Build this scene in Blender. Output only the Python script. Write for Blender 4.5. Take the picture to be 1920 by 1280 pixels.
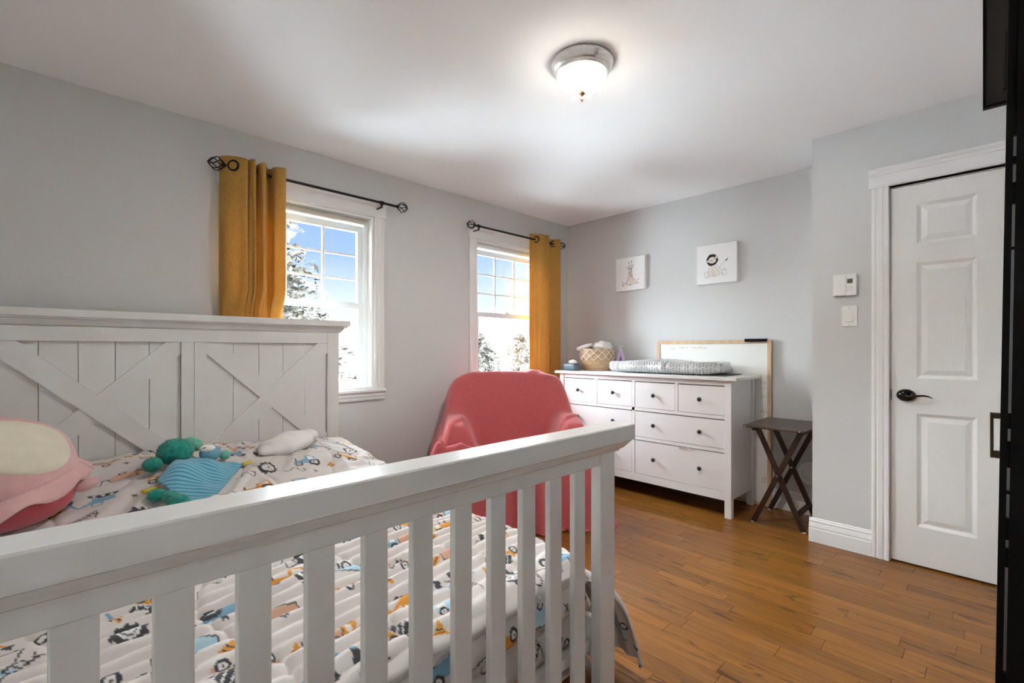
import bpy, bmesh, math, random
import numpy as np
from mathutils import Vector, Matrix

for o in list(bpy.data.objects):
    bpy.data.objects.remove(o, do_unlink=True)
scene = bpy.context.scene
COL = scene.collection
rng = np.random.RandomState(7)
random.seed(7)

# ------------------------------------------------------------------ camera, world, light, exposure
CAM_H = 1.165
cam_data = bpy.data.cameras.new('camera')
cam = bpy.data.objects.new('camera', cam_data)
COL.objects.link(cam)
cam.location = (0, 0, CAM_H)
cam.rotation_euler = (math.radians(90), 0, -math.radians(44.1143))
cam_data.sensor_width = 36.0
cam_data.lens = 872.776 * 36.0 / 1920.0
cam_data.shift_y = 14.57 / 1920.0
cam_data.clip_start = 0.02
cam_data.clip_end = 500
scene.camera = cam

scene.view_settings.view_transform = 'Standard'
scene.view_settings.look = 'None'
scene.view_settings.gamma = 1.0
scene.view_settings.use_curve_mapping = False
scene.view_settings.exposure = 1.68
scene.cycles.use_denoising = True
scene.cycles.max_bounces = 10
scene.cycles.diffuse_bounces = 6
scene.cycles.adaptive_threshold = 0.02
scene.cycles.sample_clamp_indirect = 12.0
scene.cycles.caustics_reflective = False
scene.cycles.caustics_refractive = False

WORLD_STRENGTH = 0.42
world = bpy.data.worlds.new('sky')
scene.world = world
world.use_nodes = True
wn = world.node_tree.nodes
wl = world.node_tree.links
wn.clear()
w_out = wn.new('ShaderNodeOutputWorld')
w_bg = wn.new('ShaderNodeBackground')
w_co = wn.new('ShaderNodeTexCoord')
w_sep = wn.new('ShaderNodeSeparateXYZ')
w_ramp = wn.new('ShaderNodeValToRGB')
w_map = wn.new('ShaderNodeMapRange')
w_map.inputs['From Min'].default_value = -0.1
w_map.inputs['From Max'].default_value = 0.9
wl.new(w_co.outputs['Generated'], w_sep.inputs[0])
wl.new(w_sep.outputs['Z'], w_map.inputs['Value'])
wl.new(w_map.outputs['Result'], w_ramp.inputs['Fac'])
els = w_ramp.color_ramp.elements
els[0].position = 0.0
els[0].color = (0.95, 0.96, 1.0, 1)
els[1].position = 1.0
els[1].color = (0.10, 0.22, 0.55, 1)
for p, c in ((0.12, (0.93, 0.96, 1.0)), (0.21, (0.66, 0.77, 0.98)), (0.29, (0.36, 0.52, 0.84)), (0.42, (0.24, 0.40, 0.78))):
    e = els.new(p)
    e.color = (*c, 1)
w_bg.inputs['Strength'].default_value = WORLD_STRENGTH
wl.new(w_ramp.outputs['Color'], w_bg.inputs['Color'])
wl.new(w_bg.outputs['Background'], w_out.inputs['Surface'])

sun_data = bpy.data.lights.new('sun', 'SUN')
sun_data.energy = 44.0
sun_data.angle = math.radians(110)      # hazy winter sun behind thin cloud
sun_data.color = (0.85, 0.94, 1.0)
sun = bpy.data.objects.new('sun', sun_data)
sun.rotation_euler = Vector((-0.12, -0.64, -0.76)).to_track_quat('-Z', 'Y').to_euler()
COL.objects.link(sun)

# room numbers
XB, YA, XD, YC, CEIL = 3.783, 3.068, 3.287, 0.762, 2.44
XL, YF = -0.62, -0.78
WIN = ((1.165, 'window_1'), (2.985, 'window_2'))
WHALF, WZ0, WZ1 = 0.437, 0.885, 2.105
for i, (xc, _) in enumerate(WIN):            # daylight portals in the two window openings
    ld = bpy.data.lights.new('window_portal', 'AREA')
    ld.shape = 'RECTANGLE'
    ld.size, ld.size_y = 2 * WHALF, WZ1 - WZ0
    ld.cycles.is_portal = True
    lo = bpy.data.objects.new('window_portal', ld)
    lo.location = (xc, YA + 0.2, (WZ0 + WZ1) / 2)
    lo.rotation_euler = (math.radians(-90), 0, 0)
    COL.objects.link(lo)

# ------------------------------------------------------------------ materials
MATS = {}


def new_mat(name):
    m = bpy.data.materials.new(name)
    m.use_nodes = True
    MATS[name] = m
    nt = m.node_tree
    return m, nt, nt.nodes['Principled BSDF']


def mat(name, col, rough=0.5, metal=0.0, spec=0.5, noise=0.0, nscale=30.0, bump=0.0, bscale=200.0, sheen=0.0, emit=None, estr=0.0, coat=0.0, stretch=None):
    if name in MATS:
        return MATS[name]
    m, nt, b = new_mat(name)
    b.inputs['Base Color'].default_value = (*col, 1)
    b.inputs['Roughness'].default_value = rough
    b.inputs['Metallic'].default_value = metal
    b.inputs['Specular IOR Level'].default_value = spec
    b.inputs['Sheen Weight'].default_value = sheen
    b.inputs['Coat Weight'].default_value = coat
    co = nt.nodes.new('ShaderNodeTexCoord')
    src = co.outputs['Object']
    if stretch:
        mp = nt.nodes.new('ShaderNodeMapping')
        mp.inputs['Scale'].default_value = stretch
        nt.links.new(src, mp.inputs['Vector'])
        src = mp.outputs['Vector']
    if noise > 0:
        n = nt.nodes.new('ShaderNodeTexNoise')
        n.inputs['Scale'].default_value = nscale
        n.inputs['Detail'].default_value = 4
        nt.links.new(src, n.inputs['Vector'])
        r = nt.nodes.new('ShaderNodeValToRGB')
        r.color_ramp.elements[0].position = 0.3
        r.color_ramp.elements[1].position = 0.7
        r.color_ramp.elements[0].color = (*[c * (1 - noise) for c in col], 1)
        r.color_ramp.elements[1].color = (*[min(1, c * (1 + noise)) for c in col], 1)
        nt.links.new(n.outputs['Fac'], r.inputs['Fac'])
        nt.links.new(r.outputs['Color'], b.inputs['Base Color'])
    if bump > 0:
        n2 = nt.nodes.new('ShaderNodeTexNoise')
        n2.inputs['Scale'].default_value = bscale
        n2.inputs['Detail'].default_value = 3
        nt.links.new(src, n2.inputs['Vector'])
        bp = nt.nodes.new('ShaderNodeBump')
        bp.inputs['Strength'].default_value = bump
        bp.inputs['Distance'].default_value = 0.002
        nt.links.new(n2.outputs['Fac'], bp.inputs['Height'])
        nt.links.new(bp.outputs['Normal'], b.inputs['Normal'])
    if emit:
        b.inputs['Emission Color'].default_value = (*emit, 1)
        b.inputs['Emission Strength'].default_value = estr
    return m


mat('wall_paint', (0.63, 0.63, 0.625), 0.62, spec=0.3, bump=0.12, bscale=260)
mat('ceiling_paint', (0.91, 0.915, 0.915), 0.75, spec=0.2, bump=0.06, bscale=150)
mat('trim_white', (0.80, 0.795, 0.785), 0.34, noise=0.012, nscale=8)
mat('vinyl_white', (0.80, 0.84, 0.85), 0.32)
mat('bed_white', (0.73, 0.725, 0.71), 0.26, noise=0.02, nscale=14, bump=0.03, bscale=120)
mat('dresser_white', (0.80, 0.785, 0.785), 0.36, noise=0.012, nscale=20, bump=0.05, bscale=90, stretch=(1, 0.2, 1))
mat('knob_black', (0.035, 0.035, 0.04), 0.3, metal=0.4)
mat('black_iron', (0.012, 0.012, 0.012), 0.42, metal=0.5)
mat('black_matte', (0.0025, 0.0025, 0.0025), 0.6, spec=0.15)
mat('black_gloss', (0.004, 0.004, 0.005), 0.12)
mat('dark_gap', (0.01, 0.008, 0.006), 0.9)
mat('nickel', (0.78, 0.75, 0.71), 0.36, metal=1.0, noise=0.05, nscale=60)
mat('finial_bronze', (0.16, 0.105, 0.065), 0.5, metal=0.8)
mat('brass_pin', (0.75, 0.55, 0.28), 0.3, metal=1.0)
mat('bronze', (0.10, 0.075, 0.05), 0.45, metal=0.6)
mat('smoke_panel', (0.035, 0.03, 0.026), 0.35)
mat('walnut', (0.030, 0.011, 0.005), 0.42, noise=0.35, nscale=9, stretch=(3, 3, 0.6))
mat('walnut_top', (0.060, 0.036, 0.026), 0.3, noise=0.25, nscale=10, stretch=(0.6, 5, 3))
mat('pale_wood', (0.60, 0.42, 0.26), 0.45, noise=0.14, nscale=14, stretch=(6, 2, 0.6))
mat('board_white', (0.80, 0.80, 0.77), 0.2)
mat('canvas_white', (0.84, 0.84, 0.83), 0.7, bump=0.1, bscale=700)
mat('plastic_white', (0.80, 0.80, 0.78), 0.35)
mat('lcd_grey', (0.10, 0.11, 0.09), 0.2)
mat('shade_beige', (0.50, 0.45, 0.39), 0.7)
mat('shade_white', (0.78, 0.78, 0.76), 0.6)
mat('felt_pink', (0.72, 0.44, 0.43), 0.9, sheen=0.3, noise=0.05, nscale=30, bump=0.35, bscale=420)
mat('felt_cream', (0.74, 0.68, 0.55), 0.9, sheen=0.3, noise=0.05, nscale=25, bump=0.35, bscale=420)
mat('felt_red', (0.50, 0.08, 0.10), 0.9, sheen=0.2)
mat('fur_teal', (0.010, 0.27, 0.21), 0.95, sheen=0.3, noise=0.35, nscale=60, bump=0.9, bscale=330)
mat('fur_mint', (0.16, 0.50, 0.38), 0.95, sheen=0.3, noise=0.2, nscale=60, bump=0.8, bscale=330)
mat('fur_blue', (0.16, 0.38, 0.48), 0.95, sheen=0.2, noise=0.15, nscale=60, bump=0.5, bscale=300)
mat('tag_yellow', (0.62, 0.50, 0.05), 0.6)
mat('tag_orange', (0.65, 0.22, 0.04), 0.6)
mat('cloth_white', (0.78, 0.76, 0.73), 0.9, bump=0.3, bscale=160)
mat('cloth_grey_blue', (0.36, 0.44, 0.48), 0.9, noise=0.3, nscale=60, bump=0.3, bscale=200)
mat('wicker', (0.56, 0.40, 0.24), 0.7, noise=0.3, nscale=90)
mat('net_white', (0.82, 0.76, 0.66), 0.8)
mat('minky', (0.64, 0.65, 0.65), 0.9, sheen=0.3)
mat('minky_dot', (0.50, 0.51, 0.515), 0.9, sheen=0.2)
mat('slate', (0.10, 0.145, 0.18), 0.4, noise=0.2, nscale=40)
mat('sheet_dark', (0.10, 0.10, 0.105), 0.8, noise=0.3, nscale=160)
mat('lotion', (0.66, 0.54, 0.74), 0.3)
mat('lotion_label', (0.27, 0.16, 0.45), 0.4)
mat('ink_dark', (0.05, 0.04, 0.04), 0.8)
mat('ink_brown', (0.17, 0.11, 0.08), 0.9, noise=0.4, nscale=300)
mat('ink_peach', (0.80, 0.735, 0.67), 0.9)
mat('ink_grey', (0.33, 0.33, 0.34), 0.9)
mat('ink_red', (0.48, 0.19, 0.16), 0.7)
mat('mattress_white', (0.76, 0.76, 0.77), 0.8)
mat('chair_fabric', (0.35, 0.33, 0.31), 0.9)
mat('snow', (0.92, 0.93, 0.94), 0.8, noise=0.04, nscale=0.5)
mat('bark', (0.03, 0.025, 0.02), 0.9)
mat('siding', (0.7, 0.7, 0.7), 0.7)


def lamp_glass():
    m, nt, b = new_mat('lamp_glass')
    b.inputs['Base Color'].default_value = (0.9, 0.88, 0.84, 1)
    b.inputs['Roughness'].default_value = 0.25
    b.inputs['Emission Color'].default_value = (1.0, 0.95, 0.88, 1)
    b.inputs['Emission Strength'].default_value = 2.2
    tr = nt.nodes.new('ShaderNodeBsdfTransparent')
    tr.inputs['Color'].default_value = (1.0, 0.98, 0.94, 1)
    mx = nt.nodes.new('ShaderNodeMixShader')
    mx.inputs[0].default_value = 0.5
    nt.links.new(b.outputs[0], mx.inputs[1])
    nt.links.new(tr.outputs[0], mx.inputs[2])
    nt.links.new(mx.outputs[0], nt.nodes['Material Output'].inputs['Surface'])


lamp_glass()


def pane_glass():
    m, nt, b = new_mat('pane_glass')
    nt.nodes.remove(b)
    out = nt.nodes['Material Output']
    tr = nt.nodes.new('ShaderNodeBsdfTransparent')
    tr.inputs['Color'].default_value = (0.97, 0.985, 0.985, 1)
    gl = nt.nodes.new('ShaderNodeBsdfGlossy')
    gl.inputs['Roughness'].default_value = 0.02
    fr = nt.nodes.new('ShaderNodeFresnel')
    fr.inputs['IOR'].default_value = 1.3
    mx = nt.nodes.new('ShaderNodeMixShader')
    nt.links.new(fr.outputs[0], mx.inputs[0])
    nt.links.new(tr.outputs[0], mx.inputs[1])
    nt.links.new(gl.outputs[0], mx.inputs[2])
    nt.links.new(mx.outputs[0], out.inputs['Surface'])


pane_glass()


def floor_wood():
    m, nt, b = new_mat('floor_wood')
    N, L = nt.nodes, nt.links
    geo = N.new('ShaderNodeNewGeometry')
    info = N.new('ShaderNodeObjectInfo')
    addr = N.new('ShaderNodeMath'); addr.operation = 'ADD'
    L.new(info.outputs['Random'], addr.inputs[0])
    L.new(geo.outputs['Random Per Island'], addr.inputs[1])
    fr = N.new('ShaderNodeMath'); fr.operation = 'FRACT'
    L.new(addr.outputs[0], fr.inputs[0])
    comb = N.new('ShaderNodeCombineXYZ')
    m20 = N.new('ShaderNodeMath'); m20.operation = 'MULTIPLY'; m20.inputs[1].default_value = 37.0
    L.new(fr.outputs[0], m20.inputs[0])
    L.new(m20.outputs[0], comb.inputs[0]); L.new(m20.outputs[0], comb.inputs[1]); L.new(m20.outputs[0], comb.inputs[2])
    va = N.new('ShaderNodeVectorMath'); va.operation = 'ADD'
    L.new(geo.outputs['Position'], va.inputs[0]); L.new(comb.outputs[0], va.inputs[1])
    mp = N.new('ShaderNodeMapping'); mp.inputs['Scale'].default_value = (14, 1.1, 1)
    L.new(va.outputs[0], mp.inputs['Vector'])
    n1 = N.new('ShaderNodeTexNoise'); n1.inputs['Scale'].default_value = 2.2; n1.inputs['Detail'].default_value = 6; n1.inputs['Distortion'].default_value = 1.2
    L.new(mp.outputs[0], n1.inputs['Vector'])
    ramp = N.new('ShaderNodeValToRGB')
    e = ramp.color_ramp.elements
    e[0].position, e[0].color = 0.25, (0.17, 0.062, 0.010, 1)
    e[1].position, e[1].color = 0.80, (0.27, 0.112, 0.021, 1)
    k = e.new(0.5); k.color = (0.22, 0.086, 0.0145, 1)
    L.new(n1.outputs['Fac'], ramp.inputs['Fac'])
    # dark mineral streaks and knots
    mp2 = N.new('ShaderNodeMapping'); mp2.inputs['Scale'].default_value = (11, 1.9, 1)
    L.new(va.outputs[0], mp2.inputs['Vector'])
    n2 = N.new('ShaderNodeTexNoise'); n2.inputs['Scale'].default_value = 1.5; n2.inputs['Detail'].default_value = 3; n2.inputs['Distortion'].default_value = 2.0
    L.new(mp2.outputs[0], n2.inputs['Vector'])
    r2 = N.new('ShaderNodeValToRGB')
    r2.color_ramp.elements[0].position = 0.30; r2.color_ramp.elements[0].color = (1, 1, 1, 1)
    r2.color_ramp.elements[1].position = 0.38; r2.color_ramp.elements[1].color = (0, 0, 0, 1)
    L.new(n2.outputs['Fac'], r2.inputs['Fac'])
    mixk = N.new('ShaderNodeMixRGB'); mixk.blend_type = 'MIX'
    mixk.inputs['Color2'].default_value = (0.065, 0.022, 0.005, 1)
    mfac = N.new('ShaderNodeMath'); mfac.operation = 'MULTIPLY'; mfac.inputs[1].default_value = 0.8
    L.new(r2.outputs[0], mfac.inputs[0])
    L.new(mfac.outputs[0], mixk.inputs['Fac']); L.new(ramp.outputs[0], mixk.inputs['Color1'])
    hsv = N.new('ShaderNodeHueSaturation')
    mr = N.new('ShaderNodeMapRange'); mr.inputs['To Min'].default_value = 0.84; mr.inputs['To Max'].default_value = 1.16
    L.new(fr.outputs[0], mr.inputs['Value']); L.new(mr.outputs[0], hsv.inputs['Value'])
    L.new(mixk.outputs[0], hsv.inputs['Color'])
    L.new(hsv.outputs[0], b.inputs['Base Color'])
    b.inputs['Roughness'].default_value = 0.45
    b.inputs['Specular IOR Level'].default_value = 0.12
    b.inputs['Coat Weight'].default_value = 0.42
    b.inputs['Coat Roughness'].default_value = 0.09
    nb = N.new('ShaderNodeTexNoise'); nb.inputs['Scale'].default_value = 5.0
    L.new(geo.outputs['Position'], nb.inputs['Vector'])
    bp = N.new('ShaderNodeBump'); bp.inputs['Strength'].default_value = 0.10; bp.inputs['Distance'].default_value = 0.01
    L.new(nb.outputs['Fac'], bp.inputs['Height'])
    L.new(bp.outputs[0], b.inputs['Coat Normal'])


floor_wood()


def door_skin():
    m, nt, b = new_mat('door_skin')
    N, L = nt.nodes, nt.links
    b.inputs['Base Color'].default_value = (0.80, 0.79, 0.775, 1)
    b.inputs['Roughness'].default_value = 0.42
    co = N.new('ShaderNodeTexCoord')
    mp = N.new('ShaderNodeMapping'); mp.inputs['Scale'].default_value = (1, 22, 2.2)
    L.new(co.outputs['Object'], mp.inputs['Vector'])
    n = N.new('ShaderNodeTexNoise'); n.inputs['Scale'].default_value = 12; n.inputs['Detail'].default_value = 3; n.inputs['Distortion'].default_value = 1.6
    L.new(mp.outputs[0], n.inputs['Vector'])
    bp = N.new('ShaderNodeBump'); bp.inputs['Strength'].default_value = 0.5; bp.inputs['Distance'].default_value = 0.002
    L.new(n.outputs['Fac'], bp.inputs['Height']); L.new(bp.outputs[0], b.inputs['Normal'])


door_skin()


def weave(name, col, dark, scale=900):
    m, nt, b = new_mat(name)
    N, L = nt.nodes, nt.links
    b.inputs['Roughness'].default_value = 0.9
    b.inputs['Sheen Weight'].default_value = 0.15
    co = N.new('ShaderNodeTexCoord')
    mp = N.new('ShaderNodeMapping'); mp.inputs['Scale'].default_value = (60, 60, 420)
    L.new(co.outputs['Object'], mp.inputs['Vector'])
    n = N.new('ShaderNodeTexNoise'); n.inputs['Scale'].default_value = 1.0; n.inputs['Detail'].default_value = 2
    L.new(mp.outputs[0], n.inputs['Vector'])
    mp2 = N.new('ShaderNodeMapping'); mp2.inputs['Scale'].default_value = (420, 420, 30)
    L.new(co.outputs['Object'], mp2.inputs['Vector'])
    n2 = N.new('ShaderNodeTexNoise'); n2.inputs['Scale'].default_value = 1.0
    L.new(mp2.outputs[0], n2.inputs['Vector'])
    ad = N.new('ShaderNodeMath'); ad.operation = 'MULTIPLY'
    L.new(n.outputs['Fac'], ad.inputs[0]); L.new(n2.outputs['Fac'], ad.inputs[1])
    r = N.new('ShaderNodeValToRGB')
    r.color_ramp.elements[0].position = 0.12; r.color_ramp.elements[0].color = (*dark, 1)
    r.color_ramp.elements[1].position = 0.38; r.color_ramp.elements[1].color = (*col, 1)
    L.new(ad.outputs[0], r.inputs['Fac']); L.new(r.outputs[0], b.inputs['Base Color'])
    bp = N.new('ShaderNodeBump'); bp.inputs['Strength'].default_value = 0.3; bp.inputs['Distance'].default_value = 0.001
    L.new(ad.outputs[0], bp.inputs['Height']); L.new(bp.outputs[0], b.inputs['Normal'])
    # thin cloth lets some daylight through
    tl = N.new('ShaderNodeBsdfTranslucent'); tl.inputs['Color'].default_value = (*[min(1, c * 1.1) for c in col], 1)
    mx = N.new('ShaderNodeMixShader'); mx.inputs[0].default_value = 0.22
    out = N['Material Output']
    L.new(b.outputs[0], mx.inputs[1]); L.new(tl.outputs[0], mx.inputs[2]); L.new(mx.outputs[0], out.inputs['Surface'])


weave('curtain_mustard', (0.62, 0.36, 0.085), (0.44, 0.235, 0.045))


def fleece():
    m, nt, b = new_mat('fleece_coral')
    N, L = nt.nodes, nt.links
    b.inputs['Roughness'].default_value = 1.0
    b.inputs['Sheen Weight'].default_value = 0.6
    b.inputs['Sheen Roughness'].default_value = 0.5
    b.inputs['Sheen Tint'].default_value = (1.0, 0.62, 0.62, 1)
    co = N.new('ShaderNodeTexCoord')
    n = N.new('ShaderNodeTexNoise'); n.inputs['Scale'].default_value = 160; n.inputs['Detail'].default_value = 3
    L.new(co.outputs['Object'], n.inputs['Vector'])
    r = N.new('ShaderNodeValToRGB')
    r.color_ramp.elements[0].position = 0.3; r.color_ramp.elements[0].color = (0.42, 0.070, 0.078, 1)
    r.color_ramp.elements[1].position = 0.7; r.color_ramp.elements[1].color = (0.54, 0.115, 0.122, 1)
    L.new(n.outputs['Fac'], r.inputs['Fac']); L.new(r.outputs[0], b.inputs['Base Color'])
    bp = N.new('ShaderNodeBump'); bp.inputs['Strength'].default_value = 0.6; bp.inputs['Distance'].default_value = 0.003
    L.new(n.outputs['Fac'], bp.inputs['Height']); L.new(bp.outputs[0], b.inputs['Normal'])


fleece()


def printed(name, attr, rough=0.85, bump=0.15, bscale=900, sheen=0.1):
    m, nt, b = new_mat(name)
    N, L = nt.nodes, nt.links
    a = N.new('ShaderNodeVertexColor'); a.layer_name = attr
    L.new(a.outputs['Color'], b.inputs['Base Color'])
    b.inputs['Roughness'].default_value = rough
    b.inputs['Sheen Weight'].default_value = sheen
    co = N.new('ShaderNodeTexCoord')
    n = N.new('ShaderNodeTexNoise'); n.inputs['Scale'].default_value = bscale
    L.new(co.outputs['Object'], n.inputs['Vector'])
    bp = N.new('ShaderNodeBump'); bp.inputs['Strength'].default_value = bump; bp.inputs['Distance'].default_value = 0.001
    L.new(n.outputs['Fac'], bp.inputs['Height']); L.new(bp.outputs[0], b.inputs['Normal'])


printed('print_fabric', 'print')


def foliage(name, c1, c2, scale):
    m, nt, b = new_mat(name)
    N, L = nt.nodes, nt.links
    geo = N.new('ShaderNodeNewGeometry')
    r = N.new('ShaderNodeValToRGB')
    r.color_ramp.elements[0].color = (*c1, 1); r.color_ramp.elements[0].position = 0.15
    r.color_ramp.elements[1].color = (*c2, 1); r.color_ramp.elements[1].position = 0.75
    L.new(geo.outputs['Random Per Island'], r.inputs['Fac'])
    L.new(r.outputs[0], b.inputs['Base Color'])
    b.inputs['Roughness'].default_value = 0.8


foliage('needles_frost', (0.022, 0.018, 0.007), (0.26, 0.23, 0.19), 1)
foliage('needles_pale', (0.055, 0.045, 0.027), (0.40, 0.37, 0.33), 1)
foliage('twigs_far', (0.10, 0.093, 0.082), (0.15, 0.143, 0.132), 1)


def stripes():
    m, nt, b = new_mat('stripe_blue')
    N, L = nt.nodes, nt.links
    uv = N.new('ShaderNodeUVMap')
    sp = N.new('ShaderNodeSeparateXYZ'); L.new(uv.outputs[0], sp.inputs[0])
    mu = N.new('ShaderNodeMath'); mu.operation = 'MULTIPLY'; mu.inputs[1].default_value = 2 * math.pi * 62
    L.new(sp.outputs['Y'], mu.inputs[0])
    si = N.new('ShaderNodeMath'); si.operation = 'SINE'; L.new(mu.outputs[0], si.inputs[0])
    r = N.new('ShaderNodeValToRGB')
    r.color_ramp.elements[0].position = 0.0; r.color_ramp.elements[0].color = (0.035, 0.20, 0.33, 1)
    r.color_ramp.elements[1].position = 0.45; r.color_ramp.elements[1].color = (0.17, 0.47, 0.60, 1)
    mr = N.new('ShaderNodeMapRange'); mr.inputs['From Min'].default_value = -1
    L.new(si.outputs[0], mr.inputs['Value']); L.new(mr.outputs[0], r.inputs['Fac'])
    L.new(r.outputs[0], b.inputs['Base Color'])
    b.inputs['Roughness'].default_value = 0.85
    b.inputs['Sheen Weight'].default_value = 0.3


stripes()

# ------------------------------------------------------------------ mesh helpers


def link(o, parent=None):
    COL.objects.link(o)
    if parent is not None:
        o.parent = parent
    return o


def root_loc(p):
    v = Vector((0, 0, 0))
    while p is not None:
        v += p.location
        p = p.parent
    return v


def obj(name, bm, m, parent=None, smooth=False, loc=None):
    """bm holds world coordinates; the object is placed at loc (or its parent's place)."""
    me = bpy.data.meshes.new(name)
    base = root_loc(parent)
    if loc is not None:
        base = Vector(loc)
    bmesh.ops.translate(bm, verts=bm.verts, vec=-base)
    bmesh.ops.recalc_face_normals(bm, faces=bm.faces)
    if smooth:
        for f in bm.faces:
            f.smooth = True
    bm.to_mesh(me)
    bm.free()
    me.materials.append(MATS[m])
    o = bpy.data.objects.new(name, me)
    if loc is not None:
        o.location = Vector(loc) - root_loc(parent)
    return link(o, parent)


def thing(name, label, cat, loc=(0, 0, 0), group=None):
    o = bpy.data.objects.new(name, None)
    o.empty_display_size = 0.1
    o.location = loc
    o['label'] = label
    o['category'] = cat
    if group:
        o['group'] = group
    return link(o)


def tag(o, label, cat, group=None):
    o['label'] = label
    o['category'] = cat
    if group:
        o['group'] = group
    return o


def struct(o, label=None):
    o['kind'] = 'structure'
    if label:
        o['label'] = label
    return o


def sroot(name, loc=(0, 0, 0), label=None):
    o = bpy.data.objects.new(name, None)
    o.location = loc
    link(o)
    return struct(o, label)


def box(bm, x0, x1, y0, y1, z0, z1, bev=0.0, seg=1):
    r = bmesh.ops.create_cube(bm, size=1.0)
    vs = r['verts']
    sx, sy, sz = x1 - x0, y1 - y0, z1 - z0
    for v in vs:
        v.co = Vector((x0 + (v.co.x + .5) * sx, y0 + (v.co.y + .5) * sy, z0 + (v.co.z + .5) * sz))
    if bev > 0:
        es = {e for v in vs for e in v.link_edges}
        bmesh.ops.bevel(bm, geom=list(es), offset=bev, segments=seg, affect='EDGES', profile=0.5)
    return bm


def B(x0, x1, y0, y1, z0, z1, bev=0.0, seg=1):
    return box(bmesh.new(), x0, x1, y0, y1, z0, z1, bev, seg)


def prism(bm, prof, axis, a, b):
    """closed 2-D profile swept along an axis: axis 'x' profile=(y,z); 'y' profile=(x,z); 'z' profile=(x,y)"""
    def P(p, t):
        if axis == 'x':
            return (t, p[0], p[1])
        if axis == 'y':
            return (p[0], t, p[1])
        return (p[0], p[1], t)
    va = [bm.verts.new(P(p, a)) for p in prof]
    vb = [bm.verts.new(P(p, b)) for p in prof]
    n = len(prof)
    for i in range(n):
        bm.faces.new((va[i], va[(i + 1) % n], vb[(i + 1) % n], vb[i]))
    bm.faces.new(va)
    bm.faces.new(list(reversed(vb)))
    return bm


def hull_poly(bm, pts, thick_vec):
    """planar polygon (3-D points) given thickness"""
    va = [bm.verts.new(p) for p in pts]
    vb = [bm.verts.new(Vector(p) + Vector(thick_vec)) for p in pts]
    n = len(pts)
    for i in range(n):
        bm.faces.new((va[i], va[(i + 1) % n], vb[(i + 1) % n], vb[i]))
    bm.faces.new(va)
    bm.faces.new(list(reversed(vb)))
    return bm


def lathe(bm, prof, seg=32, center=(0, 0, 0), axis='z', sx=1.0, sy=1.0):
    cx, cy, cz = center
    rings = []
    for (r, h) in prof:
        ring = []
        for k in range(seg):
            a = 2 * math.pi * k / seg
            p, q = max(r, 1e-5) * math.cos(a) * sx, max(r, 1e-5) * math.sin(a) * sy
            if axis == 'z':
                co = (cx + p, cy + q, cz + h)
            elif axis == 'x':
                co = (cx + h, cy + p, cz + q)
            else:
                co = (cx + p, cy + h, cz + q)
            ring.append(bm.verts.new(co))
        rings.append(ring)
    for i in range(len(rings) - 1):
        for k in range(seg):
            bm.faces.new((rings[i][k], rings[i][(k + 1) % seg], rings[i + 1][(k + 1) % seg], rings[i + 1][k]))
    bm.faces.new(rings[0])
    bm.faces.new(list(reversed(rings[-1])))
    return bm


def tube(bm, pts, r, seg=8, closed=False, taper=None):
    pts = [Vector(p) for p in pts]
    n = len(pts)
    rings = []
    up = Vector((0, 0, 1))
    prev_n = None
    for i, p in enumerate(pts):
        if closed:
            t = pts[(i + 1) % n] - pts[i - 1]
        else:
            t = pts[min(i + 1, n - 1)] - pts[max(i - 1, 0)]
        t.normalize()
        if prev_n is None:
            a = up if abs(t.dot(up)) < 0.95 else Vector((1, 0, 0))
            nrm = (a - t * a.dot(t)).normalized()
        else:
            nrm = (prev_n - t * prev_n.dot(t)).normalized()
        prev_n = nrm
        bn = t.cross(nrm)
        rr = r if taper is None else r * taper[i]
        rings.append([bm.verts.new(p + (nrm * math.cos(2 * math.pi * k / seg) + bn * math.sin(2 * math.pi * k / seg)) * rr) for k in range(seg)])
    m = n if closed else n - 1
    for i in range(m):
        A, Bq = rings[i], rings[(i + 1) % n]
        for k in range(seg):
            bm.faces.new((A[k], A[(k + 1) % seg], Bq[(k + 1) % seg], Bq[k]))
    if not closed:
        bm.faces.new(rings[0])
        bm.faces.new(list(reversed(rings[-1])))
    return bm


def ellipsoid(bm, c, r, seg=28, rings=18, rot=None, warp=None):
    res = bmesh.ops.create_uvsphere(bm, u_segments=seg, v_segments=rings, radius=1.0)
    M = rot if rot is not None else Matrix.Identity(3)
    for v in res['verts']:
        d = v.co.copy()
        k = warp(d) if warp else 1.0
        v.co = Vector(c) + M @ Vector((d.x * r[0] * k, d.y * r[1] * k, d.z * r[2] * k))
    return bm


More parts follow.
